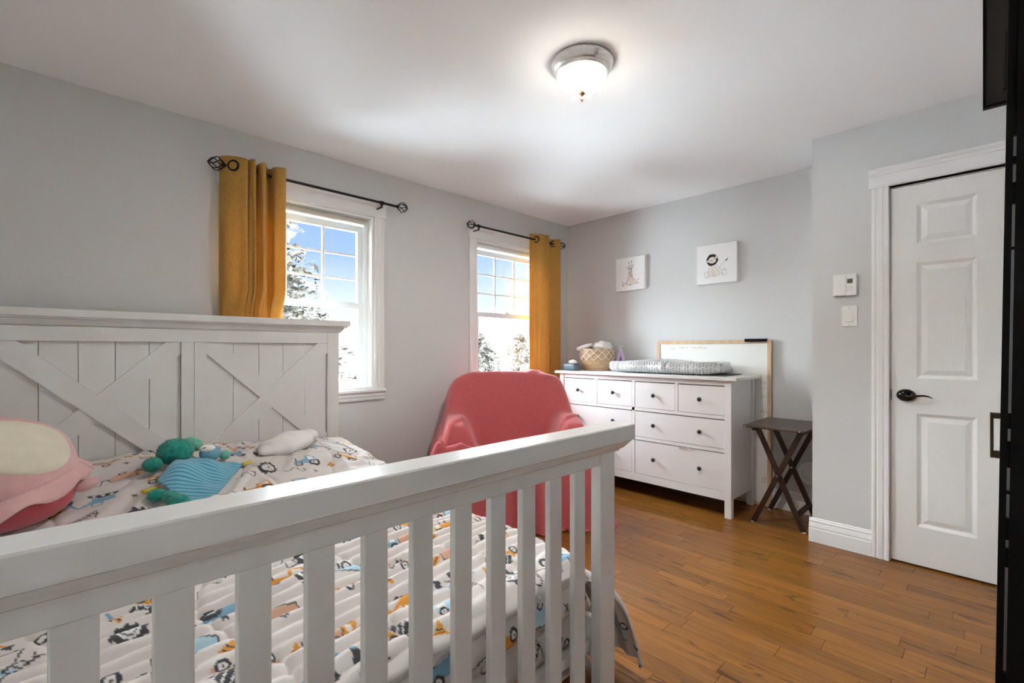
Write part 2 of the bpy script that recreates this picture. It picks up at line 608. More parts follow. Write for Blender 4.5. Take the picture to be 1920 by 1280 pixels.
def grid_mesh(name, X, Y, Z, m, parent=None, colors=None, mask=None, uv=False, loc=(0, 0, 0), thickness=0.0):
    h, w = X.shape
    me = bpy.data.meshes.new(name)
    base = np.array(Vector(loc))
    co = np.stack([X, Y, Z], -1).reshape(-1, 3) - base
    idx = np.arange(h * w).reshape(h, w)
    q = np.stack([idx[:-1, :-1], idx[:-1, 1:], idx[1:, 1:], idx[1:, :-1]], -1).reshape(-1, 4)
    if mask is not None:
        q = q[mask[:h - 1, :w - 1].reshape(-1)]
    me.vertices.add(len(co))
    me.vertices.foreach_set('co', co.astype(np.float32).reshape(-1))
    me.loops.add(q.size)
    me.loops.foreach_set('vertex_index', q.reshape(-1).astype(np.int32))
    me.polygons.add(len(q))
    me.polygons.foreach_set('loop_start', (np.arange(len(q)) * 4).astype(np.int32))
    me.polygons.foreach_set('loop_total', np.full(len(q), 4, np.int32))
    me.polygons.foreach_set('use_smooth', np.ones(len(q), bool))
    me.update(calc_edges=True)
    me.validate()
    if colors is not None:
        at = me.color_attributes.new('print', 'FLOAT_COLOR', 'POINT')
        c4 = np.concatenate([colors.reshape(-1, 3), np.ones((h * w, 1))], 1).astype(np.float32)
        at.data.foreach_set('color', c4.reshape(-1))
    if uv:
        ul = me.uv_layers.new(name='UVMap')
        V, U = np.meshgrid(np.linspace(0, 1, h), np.linspace(0, 1, w), indexing='ij')
        li = np.empty(len(me.loops), np.int32)
        me.loops.foreach_get('vertex_index', li)
        uvs = np.stack([U.reshape(-1)[li], V.reshape(-1)[li]], -1).astype(np.float32)
        ul.data.foreach_set('uv', uvs.reshape(-1))
    me.materials.append(MATS[m])
    o = bpy.data.objects.new(name, me)
    o.location = Vector(loc) - root_loc(parent)
    link(o, parent)
    if thickness:
        md = o.modifiers.new('thickness', 'SOLIDIFY')
        md.thickness = thickness
        md.offset = -1
    return o


def vnoise(x, y, seed=0):
    r = np.random.RandomState(seed)
    T = r.rand(256, 256)
    xi, yi = np.floor(x).astype(int), np.floor(y).astype(int)
    xf, yf = x - xi, y - yi
    xf, yf = xf * xf * (3 - 2 * xf), yf * yf * (3 - 2 * yf)
    g = lambda a, b: T[a % 256, b % 256]
    return (g(xi, yi) * (1 - xf) * (1 - yf) + g(xi + 1, yi) * xf * (1 - yf) + g(xi, yi + 1) * (1 - xf) * yf + g(xi + 1, yi + 1) * xf * yf) * 2 - 1


def fbm(x, y, seed=0, oct=3):
    s, a, t = 0, 1.0, 0
    for k in range(oct):
        s = s + a * vnoise(x * 2 ** k + 13.7 * k, y * 2 ** k + 7.3 * k, seed + k)
        t += a
        a *= 0.5
    return s / t


def sstep(a, b, x):
    t = np.clip((x - a) / (b - a), 0, 1)
    return t * t * (3 - 2 * t)


def strokes(name, polys, width, plane, m, parent, lift=0.0006, stuff=False):
    """flat inked lines: polys in 2-D, plane(u, v, lift) -> 3-D"""
    bm = bmesh.new()
    for poly in polys:
        P = [Vector((p[0], p[1])) for p in poly]
        prev = None
        for i, p in enumerate(P):
            t = (P[min(i + 1, len(P) - 1)] - P[max(i - 1, 0)])
            if t.length < 1e-9:
                t = Vector((1, 0))
            t.normalize()
            n = Vector((-t.y, t.x)) * width / 2
            a = bm.verts.new(plane(p.x + n.x, p.y + n.y, lift))
            b = bm.verts.new(plane(p.x - n.x, p.y - n.y, lift))
            if prev:
                bm.faces.new((prev[0], a, b, prev[1]))
            prev = (a, b)
    o = obj(name, bm, m, parent)
    o['kind'] = 'stuff'
    return o


def blob(name, polys, plane, m, parent, lift=0.0003):
    bm = bmesh.new()
    for poly in polys:
        bm.faces.new([bm.verts.new(plane(p[0], p[1], lift)) for p in poly])
    o = obj(name, bm, m, parent)
    o['kind'] = 'stuff'
    return o


def arc(cx, cy, rx, ry, a0, a1, n=14):
    return [(cx + rx * math.cos(math.radians(a0 + (a1 - a0) * i / n)), cy + ry * math.sin(math.radians(a0 + (a1 - a0) * i / n))) for i in range(n + 1)]


# ------------------------------------------------------------------ room shell
T = 0.19


def wall_with_holes(name, rects, m='wall_paint'):
    bm = bmesh.new()
    for r in rects:
        box(bm, *r)
    o = obj(name, bm, m)
    return struct(o)


# floor: sub-floor with a plank layer
fl = struct(obj('floor', B(XL - T, XB + T, YF - T, YA + T, -0.12, -0.0125), 'dark_gap', loc=(1.2, 0.8, -0.12)), 'honey maple strip floor')
PW = 0.0828
unit = bmesh.new()
box(unit, 0, 1, 0, 1, -0.012, 0)
unit_me = bpy.data.meshes.new('plank')
bmesh.ops.recalc_face_normals(unit, faces=unit.faces)
unit.to_mesh(unit_me)
unit.free()
unit_me.materials.append(MATS['floor_wood'])
rest = bmesh.new()
x = XL
rp = random.Random(11)
count = 0
while x < XB:
    x1 = min(x + PW, XB)
    y = YF - rp.random() * 0.8
    while y < YA:
        ln = rp.choice([0.35, 0.5, 0.62, 0.75, 0.9, 1.1])
        ya, yb = max(y, YF), min(y + ln, YA)
        y += ln
        if yb - ya < 0.01:
            continue
        if x > 1.15 and yb > -0.45 and count < 290:
            o = bpy.data.objects.new('plank', unit_me)
            o.location = Vector((x + 0.0007, ya + 0.0009, 0)) - fl.location
            o.scale = (x1 - x - 0.0014, yb - ya - 0.0018, 1)
            link(o, fl)
            count += 1
        else:
            box(rest, x + 0.0003, x1 - 0.0003, ya + 0.0005, yb - 0.0005, -0.012, 0)
    x += PW
ro = obj('plank_rest', rest, 'floor_wood', fl)
ro['kind'] = 'stuff'

struct(obj('ceiling', B(XL - T, XB + T, YF - T, YA + T, CEIL, CEIL + 0.1), 'ceiling_paint'))
# window wall with two openings
xs = [XL - T]
rects = []
for xc, _ in WIN:
    rects.append((xs[-1], xc - WHALF, YA, YA + T, -0.12, CEIL))
    rects.append((xc - WHALF, xc + WHALF, YA, YA + T, -0.12, WZ0))
    rects.append((xc - WHALF, xc + WHALF, YA, YA + T, WZ1, CEIL))
    xs.append(xc + WHALF)
rects.append((xs[-1], XB + T, YA, YA + T, -0.12, CEIL))
wall_with_holes('wall_back', rects)
wall_with_holes('wall_right', [(XB, XB + T, YC - 0.12, YA, -0.12, CEIL)])
DY0, DY1, DZ1 = -0.402, 0.392, 2.052
wall_with_holes('wall_door', [(XD, XD + 0.12, DY1, YC, -0.12, CEIL), (XD, XD + 0.12, YF - T, DY0, -0.12, CEIL), (XD, XD + 0.12, DY0, DY1, DZ1, CEIL)])
wall_with_holes('door_light_block', [(XD + 0.12, XD + 0.16, DY0 - 0.1, DY1 + 0.1, -0.12, CEIL)])  # unseen slab added behind the door to stop outside light leaking in
wall_with_holes('wall_alcove', [(XD + 0.12, XB, YC - 0.12, YC, -0.12, CEIL)])
wall_with_holes('wall_left', [(XL - T, XL, YF - T, YA, -0.12, CEIL)], 'ceiling_paint')  # unseen wall, given the whiter ceiling paint to bounce more light
wall_with_holes('wall_front', [(XL, XD, YF - T, YF, -0.12, CEIL)], 'ceiling_paint')  # out of view too, whitened for the same extra bounce

# baseboards
BP = [(0, 0), (0.016, 0), (0.016, 0.078), (0.0125, 0.084), (0.0145, 0.092), (0.0105, 0.108), (0.0075, 0.118), (0.0095, 0.123), (0.0095, 0.128), (0.006, 0.133), (0.006, 0.139), (0.003, 0.143), (0, 0.143)]
struct(obj('baseboard_door', prism(bmesh.new(), [(XD - d, z) for d, z in BP], 'y', 0.472, YC + 0.016), 'trim_white'))
struct(obj('baseboard_alcove', prism(bmesh.new(), [(YC + d, z) for d, z in BP], 'x', XD, XB - 0.016), 'trim_white'))
struct(obj('baseboard_right', prism(bmesh.new(), [(XB - d, z) for d, z in BP], 'y', YC, YA - 0.016), 'trim_white'))
struct(obj('baseboard_back', prism(bmesh.new(), [(YA - d, z) for d, z in BP], 'x', XL, XB), 'trim_white'))
struct(obj('baseboard_left', prism(bmesh.new(), [(XL + d, z) for d, z in BP], 'y', YF, YA), 'trim_white'))

# ------------------------------------------------------------------ windows
FLUTE = [(0, 0), (0, 0.012), (0.006, 0.016), (0.016, 0.016), (0.018, 0.0125), (0.024, 0.0125), (0.03, 0.0165), (0.048, 0.0165), (0.054, 0.0125), (0.06, 0.0125), (0.063, 0.018), (0.074, 0.018), (0.078, 0.014), (0.078, 0)]


def ring(bm, x0, x1, z0, z1, y0, y1, t, tb=None, tt=None):
    tb = t if tb is None else tb
    tt = t if tt is None else tt
    box(bm, x0, x0 + t, y0, y1, z0, z1, 0.002)
    box(bm, x1 - t, x1, y0, y1, z0, z1, 0.002)
    box(bm, x0 + t, x1 - t, y0, y1, z0, z0 + tb, 0.002)
    box(bm, x0 + t, x1 - t, y0, y1, z1 - tt, z1, 0.002)
    return bm


for xc, nm in WIN:
    w = sroot(nm, (xc, YA, WZ0), 'white double-hung window with a nine-pane upper sash' + (' behind the headboard' if nm.endswith('1') else ' behind the coral armchair'))
    x0, x1 = xc - WHALF, xc + WHALF
    obj('casing', prism(bmesh.new(), [(x1 + 0.078 - u, YA - v) for u, v in FLUTE], 'z', WZ0, WZ1), 'trim_white', w)
    obj('casing', prism(bmesh.new(), [(x0 - 0.078 + u, YA - v) for u, v in FLUTE], 'z', WZ0, WZ1), 'trim_white', w)
    hb = bmesh.new()
    HP = [(0, 2.105), (-0.024, 2.105), (-0.024, 2.112), (-0.019, 2.115), (-0.019, 2.172), (-0.024, 2.176), (-0.026, 2.184), (-0.034, 2.196), (-0.038, 2.205), (0, 2.205)]
    prism(hb, [(YA + d, z) for d, z in HP], 'x', x0 - 0.088, x1 + 0.088)
    obj('head_casing', hb, 'trim_white', w)
    obj('sill', B(x0 - 0.082, x1 + 0.082, YA - 0.035, YA + 0.12, 0.862, WZ0, 0.006, 2), 'trim_white', w)
    AP = [(0, 0.805), (-0.012, 0.805), (-0.016, 0.815), (-0.016, 0.828), (-0.02, 0.834), (-0.02, 0.852), (-0.026, 0.862), (0, 0.862)]
    obj('apron', prism(bmesh.new(), [(YA + d, z) for d, z in AP], 'x', x0 - 0.078, x1 + 0.078), 'trim_white', w)
    obj('jamb', ring(bmesh.new(), x0, x1, WZ0, WZ1, YA + 0.001, YA + T, 0.016), 'trim_white', w)
    obj('frame', ring(bmesh.new(), x0 + 0.016, x1 - 0.016, WZ0 + 0.0, WZ1 - 0.016, YA + 0.062, YA + 0.14, 0.026, 0.02, 0.03), 'vinyl_white', w)
    gx0, gx1 = xc - 0.366, xc + 0.366
    us = obj('upper_sash', ring(bmesh.new(), gx0 - 0.03, gx1 + 0.03, 1.452, 2.05, YA + 0.1, YA + 0.13, 0.032, 0.04, 0.046), 'vinyl_white', w)
    for k in (-1, 1):
        obj('muntin', B(xc + k * 0.122 - 0.008, xc + k * 0.122 + 0.008, YA + 0.106, YA + 0.124, 1.49, 2.006, 0.003), 'vinyl_white', us)
    for z in (1.662, 1.834):
        obj('muntin', B(gx0, gx1, YA + 0.108, YA + 0.122, z - 0.007, z + 0.007, 0.003), 'vinyl_white', us)
    obj('pane', B(gx0, gx1, YA + 0.113, YA + 0.117, 1.49, 2.006), 'pane_glass', us)
    ls = obj('lower_sash', ring(bmesh.new(), gx0 - 0.03, gx1 + 0.03, 0.905, 1.492, YA + 0.066, YA + 0.096, 0.04, 0.045, 0.042), 'vinyl_white', w)
    obj('pane', B(gx0 + 0.008, gx1 - 0.008, YA + 0.079, YA + 0.083, 0.945, 1.452), 'pane_glass', ls)
    obj('sash_lock', B(xc - 0.03, xc + 0.03, YA + 0.07, YA + 0.092, 1.492, 1.506, 0.004), 'vinyl_white', ls)
    sh = bmesh.new()
    lathe(sh, [(0.017, -0.40), (0.017, 0.40)], 16, (xc, YA + 0.035, 2.062), 'x')
    obj('roller_shade', sh, 'shade_beige' if nm.endswith('1') else 'shade_white', w, smooth=False)

# ------------------------------------------------------------------ door
door = sroot('door_1', (XD, -0.005, 0), 'white six-panel closed door with a black lever')
# slab with sunk raised panels
bm = bmesh.new()
FX = XD + 0.004
dy0, dy1, dz0, dz1 = DY0 + 0.004, DY1 - 0.004, 0.012, DZ1 - 0.006
pcols = [(0.052, 0.281), (-0.287, -0.058)]
prow = [(0.217, 0.822), (1.010, 1.628), (1.729, 1.944)]
ys = sorted({dy0, dy1} | {c for p in pcols for c in p})
zs = sorted({dz0, dz1} | {c for p in prow for c in p})
vc = {}


def dv(xx, yy, zz):
    k = (round(xx, 5), round(yy, 5), round(zz, 5))
    if k not in vc:
        vc[k] = bm.verts.new(k)
    return vc[k]


def is_panel(ya, yb, za, zb):
    return any(abs(ya - p[0]) < 1e-6 and abs(yb - p[1]) < 1e-6 for p in pcols) and any(abs(za - p[0]) < 1e-6 and abs(zb - p[1]) < 1e-6 for p in prow)


panels = []
for i in range(len(ys) - 1):
    for j in range(len(zs) - 1):
        ya, yb, za, zb = ys[i], ys[i + 1], zs[j], zs[j + 1]
        if is_panel(ya, yb, za, zb):
            panels.append((ya, yb, za, zb))
            continue
        bm.faces.new((dv(FX, ya, za), dv(FX, yb, za), dv(FX, yb, zb), dv(FX, ya, zb)))
# sides and back
bx = FX + 0.036
per = [(dy0, dz0), (dy1, dz0), (dy1, dz1), (dy0, dz1)]
for a in range(4):
    p, q = per[a], per[(a + 1) % 4]
    bm.faces.new([bm.verts.new(c) for c in ((FX, *p), (FX, *q), (bx, *q), (bx, *p))])
bm.faces.new([bm.verts.new((bx, *p)) for p in per])
obj('slab', bm, 'door_skin', door)
for (ya, yb, za, zb) in panels:
    pb = bmesh.new()
    steps = [(0, 0), (0.006, 0.004), (0.016, 0.0105), (0.020, 0.0105), (0.042, 0.0035), (0.044, 0.003)]
    prevr = None
    for ins, dep in steps:
        r = [pb.verts.new((FX + dep, yy, zz)) for yy, zz in ((ya + ins, za + ins), (yb - ins, za + ins), (yb - ins, zb - ins), (ya + ins, zb - ins))]
        if prevr:
            for k in range(4):
                pb.faces.new((prevr[k], prevr[(k + 1) % 4], r[(k + 1) % 4], r[k]))
        prevr = r
    pb.faces.new(prevr)
    obj('panel', pb, 'door_skin', door)
jb = bmesh.new()
box(jb, XD, XD + 0.12, DY1 - 0.002, DY1 + 0.016, 0, DZ1 + 0.016)
box(jb, XD, XD + 0.12, DY0 - 0.016, DY0 + 0.002, 0, DZ1 + 0.016)
box(jb, XD, XD + 0.12, DY0, DY1, DZ1 - 0.001, DZ1 + 0.016)
obj('jamb', jb, 'trim_white', door)
obj('casing', prism(bmesh.new(), [(XD - v, DY1 + 0.002 + 0.078 - u) for u, v in FLUTE], 'z', 0, 2.064), 'trim_white', door)
obj('casing', prism(bmesh.new(), [(XD - v, DY0 - 0.002 - 0.078 + u) for u, v in FLUTE], 'z', 0, 2.064), 'trim_white', door)
hb = bmesh.new()
HD = [(0, 2.064), (-0.022, 2.064), (-0.022, 2.072), (-0.018, 2.075), (-0.018, 2.128), (-0.023, 2.132), (-0.026, 2.142), (-0.036, 2.156), (-0.038, 2.166), (0, 2.166)]
prism(hb, [(XD + d, z) for d, z in HD], 'y', DY0 - 0.092, DY1 + 0.092)
obj('head_casing', hb, 'trim_white', door)
hd = bmesh.new()
lathe(hd, [(0.0, -0.028), (0.016, -0.027), (0.03, -0.02), (0.036, -0.008), (0.037, 0.0)], 32, (FX, 0.325, 0.916), 'x', 1.12, 0.92)
h = obj('lever_handle', hd, 'black_gloss', door, smooth=True)
lv = bmesh.new()
lp = [(FX - 0.026, 0.325, 0.916), (FX - 0.042, 0.318, 0.914), (FX - 0.045, 0.295, 0.913), (FX - 0.045, 0.272, 0.918), (FX - 0.044, 0.25, 0.9205), (FX - 0.043, 0.232, 0.918), (FX - 0.042, 0.214, 0.909)]
tube(lv, lp, 0.0062, 10, taper=[1.6, 1.2, 0.9, 0.85, 0.8, 0.65, 0.3])
obj('lever', lv, 'black_gloss', h, smooth=True)
obj('latch_plate', B(FX - 0.003, FX + 0.01, DY1 - 0.006, DY1 + 0.002, 0.885, 0.945), 'bronze', door)

# ------------------------------------------------------------------ ceiling lamp
LX, LY = 1.668, 1.272
lamp = thing('ceiling_light', 'flush ceiling light with frosted glass bowl and brushed nickel ring', 'ceiling light', (LX, LY, CEIL))
rb = bmesh.new()
lathe(rb, [(0.02, 0), (0.134, 0), (0.137, -0.006), (0.134, -0.012), (0.128, -0.03), (0.121, -0.044), (0.116, -0.046), (0.118, -0.052), (0.112, -0.058), (0.105, -0.058), (0.104, -0.03), (0.02, -0.02)], 64, (LX, LY, CEIL))
obj('base_ring', rb, 'nickel', lamp, smooth=True)
gb = bmesh.new()
prof = [(0.108, -0.05)]
for i in range(1, 13):
    a = i / 12 * math.pi / 2
    prof.append((0.108 * math.cos(a) ** 0.8 if i < 12 else 0.004, -0.05 - 0.082 * math.sin(a)))
lathe(gb, prof, 56, (LX, LY, CEIL))
obj('glass_bowl', gb, 'lamp_glass', lamp, smooth=True)
bulb_data = bpy.data.lights.new('lamp_bulb', 'AREA')
bulb_data.shape = 'DISK'
bulb_data.size = 0.15
bulb_data.energy = 13.0
bulb_data.color = (1.0, 0.97, 0.93)
bulb = bpy.data.objects.new('lamp_bulb', bulb_data)
bulb.location = (0, 0, -0.062)
link(bulb, lamp)
fb = bmesh.new()
lathe(fb, [(0.001, -0.122), (0.018, -0.128), (0.019, -0.132), (0.010, -0.142), (0.0045, -0.15), (0.0045, -0.155), (0.007, -0.16), (0.005, -0.166), (0.001, -0.174)], 24, (LX, LY, CEIL))
obj('finial', fb, 'finial_bronze', lamp, smooth=True)

# ------------------------------------------------------------------ wall fittings
th = thing('thermostat', 'white wall thermostat with a small grey screen above the light switch', 'thermostat', (XD, 0.596, 1.537))
obj('body', B(XD - 0.024, XD, 0.540, 0.652, 1.475, 1.60, 0.003, 2), 'plastic_white', th)
obj('cover', B(XD - 0.028, XD - 0.023, 0.588, 0.650, 1.479, 1.596, 0.002), 'plastic_white', th)
obj('screen', B(XD - 0.0255, XD - 0.0235, 0.557, 0.583, 1.545, 1.571), 'lcd_grey', th)
for k in range(4):
    obj('button', B(XD - 0.0265, XD - 0.0235, 0.556, 0.584, 1.528 - k * 0.009, 1.533 - k * 0.009, 0.001), 'plastic_white', th)
vb = bmesh.new()
for k in range(11):
    box(vb, XD - 0.022, XD - 0.002, 0.590 + k * 0.0055, 0.5925 + k * 0.0055, 1.4735, 1.4755)
obj('vent', vb, 'lcd_grey', th)
sw = thing('light_switch', 'white rocker light switch on a square plate below the thermostat', 'light switch', (XD, 0.576, 1.357))
obj('plate', B(XD - 0.006, XD, 0.538, 0.614, 1.297, 1.417, 0.003, 2), 'plastic_white', sw)
rk = bmesh.new()
prism(rk, [(XD - 0.005, 1.323), (XD - 0.0125, 1.325), (XD - 0.007, 1.388), (XD - 0.005, 1.389)], 'y', 0.560, 0.592)
obj('rocker', rk, 'plastic_white', sw)
for z in (1.306, 1.406):
    s = bmesh.new()
    lathe(s, [(0.003, -0.0068), (0.003, -0.005)], 10, (XD, 0.576, z), 'x')
    obj('screw', s, 'shade_beige', sw)
iv = thing('wall_inlet', 'round white ringed cover on the wall behind the tray table', 'wall cover', (XB, 0.892, 0.292))
lb = bmesh.new()
lathe(lb, [(0.001, -0.008), (0.034, -0.008), (0.037, -0.013), (0.042, -0.013), (0.045, -0.009), (0.058, -0.009), (0.063, -0.016), (0.072, -0.014), (0.077, 0)], 40, (XB, 0.892, 0.292), 'x', 1.0, 1.08)
obj('ring_cover', lb, 'plastic_white', iv, smooth=True)

# ------------------------------------------------------------------ curtain rods and curtains
RY, RZ = 2.982, 2.192


def cage(bm, c, sgn, R=0.036):
    for k in range(6):
        pts = []
        for i in range(13):
            u = i / 12
            a = 2 * math.pi * k / 6 + u * 1.9
            rr = R * math.sin(math.pi * (0.04 + 0.92 * u)) ** 0.8
            pts.append((c[0] + sgn * (u - 0.0) * 0.075, c[1] + rr * math.cos(a), c[2] + rr * math.sin(a)))
        tube(bm, pts, 0.0028, 6)
    ellipsoid(bm, (c[0] + sgn * 0.075, c[1], c[2]), (0.007, 0.007, 0.007), 10, 8)
    lathe(bm, [(0.008, -0.012), (0.012, -0.008), (0.012, 0.004), (0.008, 0.008)], 12, c, 'x')


def rod(label, xa, xb, brs):
    r = thing('curtain_rod', label, 'curtain rod', (xa, RY, RZ))
    b = bmesh.new()
    lathe(b, [(0.0085, 0), (0.0085, xb - xa)], 14, (xa, RY, RZ), 'x')
    obj('pole', b, 'black_iron', r, smooth=False)
    for c, s in ((xa, -1), (xb, 1)):
        b = bmesh.new()
        cage(b, (c, RY, RZ), s)
        obj('finial', b, 'black_iron', r, smooth=True)
    for x in brs:
        b = bmesh.new()
        lathe(b, [(0.013, -0.012), (0.013, 0.012)], 14, (x, RY, RZ), 'x')
        box(b, x - 0.0055, x + 0.0055, RY - 0.004, RY + 0.004, RZ - 0.034, RZ - 0.004)
        box(b, x - 0.0055, x + 0.0055, RY + 0.004, YA - 0.018, RZ - 0.034, RZ - 0.027)
        obj('bracket', b, 'black_iron', r)
    return r


rod('black curtain rod with cage finials above the window by the headboard', 0.655, 1.745, (1.618,))
rod('black curtain rod with cage finials above the window by the room corner', 2.462, 3.545, (2.505, 3.50))


def curtain(label, path, ztop, zbot, gromx, squash=0.0):
    """path: plan polyline of (x,y); smoothed"""
    P = np.array(path, float)
    tt = np.linspace(0, len(P) - 1, (len(P) - 1) * 14 + 1)
    # catmull-rom
    out = []
    for t in tt:
        i = min(int(t), len(P) - 2)
        f = t - i
        p0, p1, p2, p3 = P[max(i - 1, 0)], P[i], P[i + 1], P[min(i + 2, len(P) - 1)]
        out.append(0.5 * ((2 * p1) + (-p0 + p2) * f + (2 * p0 - 5 * p1 + 4 * p2 - p3) * f * f + (-p0 + 3 * p1 - 3 * p2 + p3) * f ** 3))
    C = np.array(out)
    nz = 70
    zz = np.linspace(0, 1, nz)
    Z = np.repeat((ztop + (zbot - ztop) * zz)[:, None], len(C), 1)
    drift = np.sin(zz * 2.3)[:, None] * 0.006
    X = C[:, 0][None, :] + drift * np.sin(np.arange(len(C)) * 0.25)[None, :]
    Y = C[:, 1][None, :] + 0.006 * np.sin(zz * 5.0)[:, None] * np.cos(np.arange(len(C)) * 0.18)[None, :]
    X = X + 0 * Z
    Y = Y + 0 * Z
    sq = sstep(1.52, 1.38, Z) * squash
    Y = Y * (1 - sq) + (3.018 + (Y - 2.968) * 0.22) * sq
    Y = np.minimum(Y, YA - 0.03)
    Z = Z + 0.005 * np.sin(np.arange(len(C)) * 0.06 + 1)[None, :] * (1 - zz)[:, None] ** 6
    c = thing('curtain', label, 'curtain', (float(C[:, 0].mean()), RY, zbot), 'mustard curtain panels')
    grid_mesh('panel', X, Y, Z, 'curtain_mustard', c, thickness=0.0025, loc=(float(C[:, 0].mean()), RY, zbot))
    for (gx, gy, ang) in gromx:
        b = bmesh.new()
        pts = []
        for k in range(24):
            a = 2 * math.pi * k / 24
            u, v = 0.027 * math.cos(a), 0.027 * math.sin(a)
            pts.append((gx + u * math.cos(ang), gy + u * math.sin(ang), RZ + v))
        tube(b, pts, 0.0062, 8, closed=True)
        obj('grommet', b, 'black_iron', c, smooth=True)
    return c


curtain('mustard grommet curtain hanging left of the window behind the headboard',
        [(0.640, 3.018), (0.655, 2.990), (0.695, 2.952), (0.735, 2.930), (0.752, 2.925), (0.762, 2.940), (0.768, 2.960), (0.776, 2.940), (0.792, 2.926), (0.804, 2.945), (0.806, 3.000), (0.812, 3.012), (0.822, 2.985), (0.830, 2.935), (0.845, 2.926), (0.858, 2.945), (0.868, 2.985), (0.890, 3.012), (0.902, 3.000), (0.905, 2.950), (0.925, 2.928), (0.960, 2.930), (0.968, 2.965)],
        2.242, 0.06, [(0.693, 2.953, -0.75), (0.805, 2.975, -1.4), (0.866, 2.978, 1.2)], 1.0)
curtain('mustard grommet curtain hanging right of the window by the dresser',
        [(3.150, 3.012), (3.175, 3.005), (3.195, 2.975), (3.215, 2.935), (3.262, 2.922), (3.282, 2.945), (3.292, 2.962), (3.304, 2.940), (3.330, 2.932), (3.350, 2.960), (3.372, 3.005), (3.405, 3.012), (3.440, 2.990), (3.475, 2.960), (3.515, 2.945), (3.530, 2.965)],
        2.242, 0.06, [(3.197, 2.972, -1.2), (3.358, 2.975, 1.1), (3.452, 2.982, -0.65)])

# ------------------------------------------------------------------ bed
BC = 0.507
bed = thing('bed', 'white farmhouse bed with crossed-plank headboard and slatted footboard', 'bed', (BC, 1.9, 0))
HBY = 2.955
hbm = bmesh.new()
for sgn in (-1, 1):
    xa, xb = (BC + 0.710, BC + 0.783) if sgn > 0 else (BC - 0.783, BC - 0.710)
    box(hbm, xa, xb, HBY - 0.018, HBY + 0.03, 0, 1.268, 0.002)
box(hbm, BC - 0.710, BC + 0.710, HBY - 0.018, HBY + 0.03, 1.202, 1.268, 0.002)
box(hbm, BC - 0.710, BC + 0.710, HBY - 0.018, HBY + 0.03, 0.30, 0.46, 0.002)
box(hbm, BC - 0.056, BC - 0.0008, HBY - 0.018, HBY + 0.03, 0.46, 1.202, 0.001)
box(hbm, BC + 0.0008, BC + 0.056, HBY - 0.018, HBY + 0.03, 0.46, 1.202, 0.001)
head = obj('headboard', hbm, 'bed_white', bed)
cp = bmesh.new()


def capring(bm, prof, x0, x1, y0, y1):
    """moulded cap: profile of (overhang, z) carried round a rectangle"""
    rings = []
    for o, z in prof:
        rings.append([bm.verts.new(c) for c in ((x0 - o, y0 - o, z), (x1 + o, y0 - o, z), (x1 + o, y1 + o, z), (x0 - o, y1 + o, z))])
    for i in range(len(rings) - 1):
        for k in range(4):
            bm.faces.new((rings[i][k], rings[i][(k + 1) % 4], rings[i + 1][(k + 1) % 4], rings[i + 1][k]))
    bm.faces.new(rings[0])
    bm.faces.new(list(reversed(rings[-1])))
    return bm


CAPH = [(-0.002, 1.264), (0.004, 1.264), (0.006, 1.270), (0.016, 1.276), (0.026, 1.290), (0.034, 1.302), (0.048, 1.304), (0.048, 1.310), (0.060, 1.312), (0.060, 1.344), (0.058, 1.346)]
capring(cp, [(o * (1.0), z) for o, z in CAPH], BC - 0.783, BC + 0.783, HBY + 0.004, HBY + 0.028)
for v in cp.verts:
    v.co.y = min(v.co.y, HBY + 0.033)
obj('cap_rail', cp, 'bed_white', head)
for side in (-1, 1):
    xa = BC + 0.056 if side > 0 else BC - 0.710
    for k in range(5):
        obj('plank', B(xa + k * 0.1308 + 0.0009, xa + (k + 1) * 0.1308 - 0.0009, HBY + 0.004, HBY + 0.02, 0.46, 1.202, 0.0015), 'bed_white', head)
    xb = xa + 0.654
    zc0, zc1 = 0.575, 1.202

    def strip(ax, az, bx_, bz, wd, y0, y1):
        d = Vector((bx_ - ax, bz - az)).normalized()
        n = Vector((-d.y, d.x)) * wd / 2
        # clip the ends to the panel rectangle by building a long strip and cutting
        b = bmesh.new()
        ext = 0.2
        pts = [(ax - d.x * ext + n.x, az - d.y * ext + n.y), (bx_ + d.x * ext + n.x, bz + d.y * ext + n.y), (bx_ + d.x * ext - n.x, bz + d.y * ext - n.y), (ax - d.x * ext - n.x, az - d.y * ext - n.y)]
        hull_poly(b, [(p[0], y0, p[1]) for p in pts], (0, y1 - y0, 0))
        for co, no in (((xa, 0, 0), (-1, 0, 0)), ((xb, 0, 0), (1, 0, 0)), ((0, 0, zc0), (0, 0, -1)), ((0, 0, zc1), (0, 0, 1))):
            g = list(b.verts) + list(b.edges) + list(b.faces)
            r = bmesh.ops.bisect_plane(b, geom=g, plane_co=co, plane_no=no, clear_outer=True)
            es = [e for e in r['geom_cut'] if isinstance(e, bmesh.types.BMEdge)]
            if es:
                bmesh.ops.edgenet_fill(b, edges=es)
        return b
    WD = 0.088
    ya_, yb_ = (HBY - 0.014, HBY - 0.0095) if side < 0 else (HBY - 0.0095, HBY - 0.014)
    obj('cross_brace', strip(xa, zc1, xb, zc0, WD, ya_, HBY + 0.004), 'bed_white', head)
    obj('cross_brace', strip(xa, zc0, xb, zc1, WD, yb_, HBY + 0.004), 'bed_white', head)
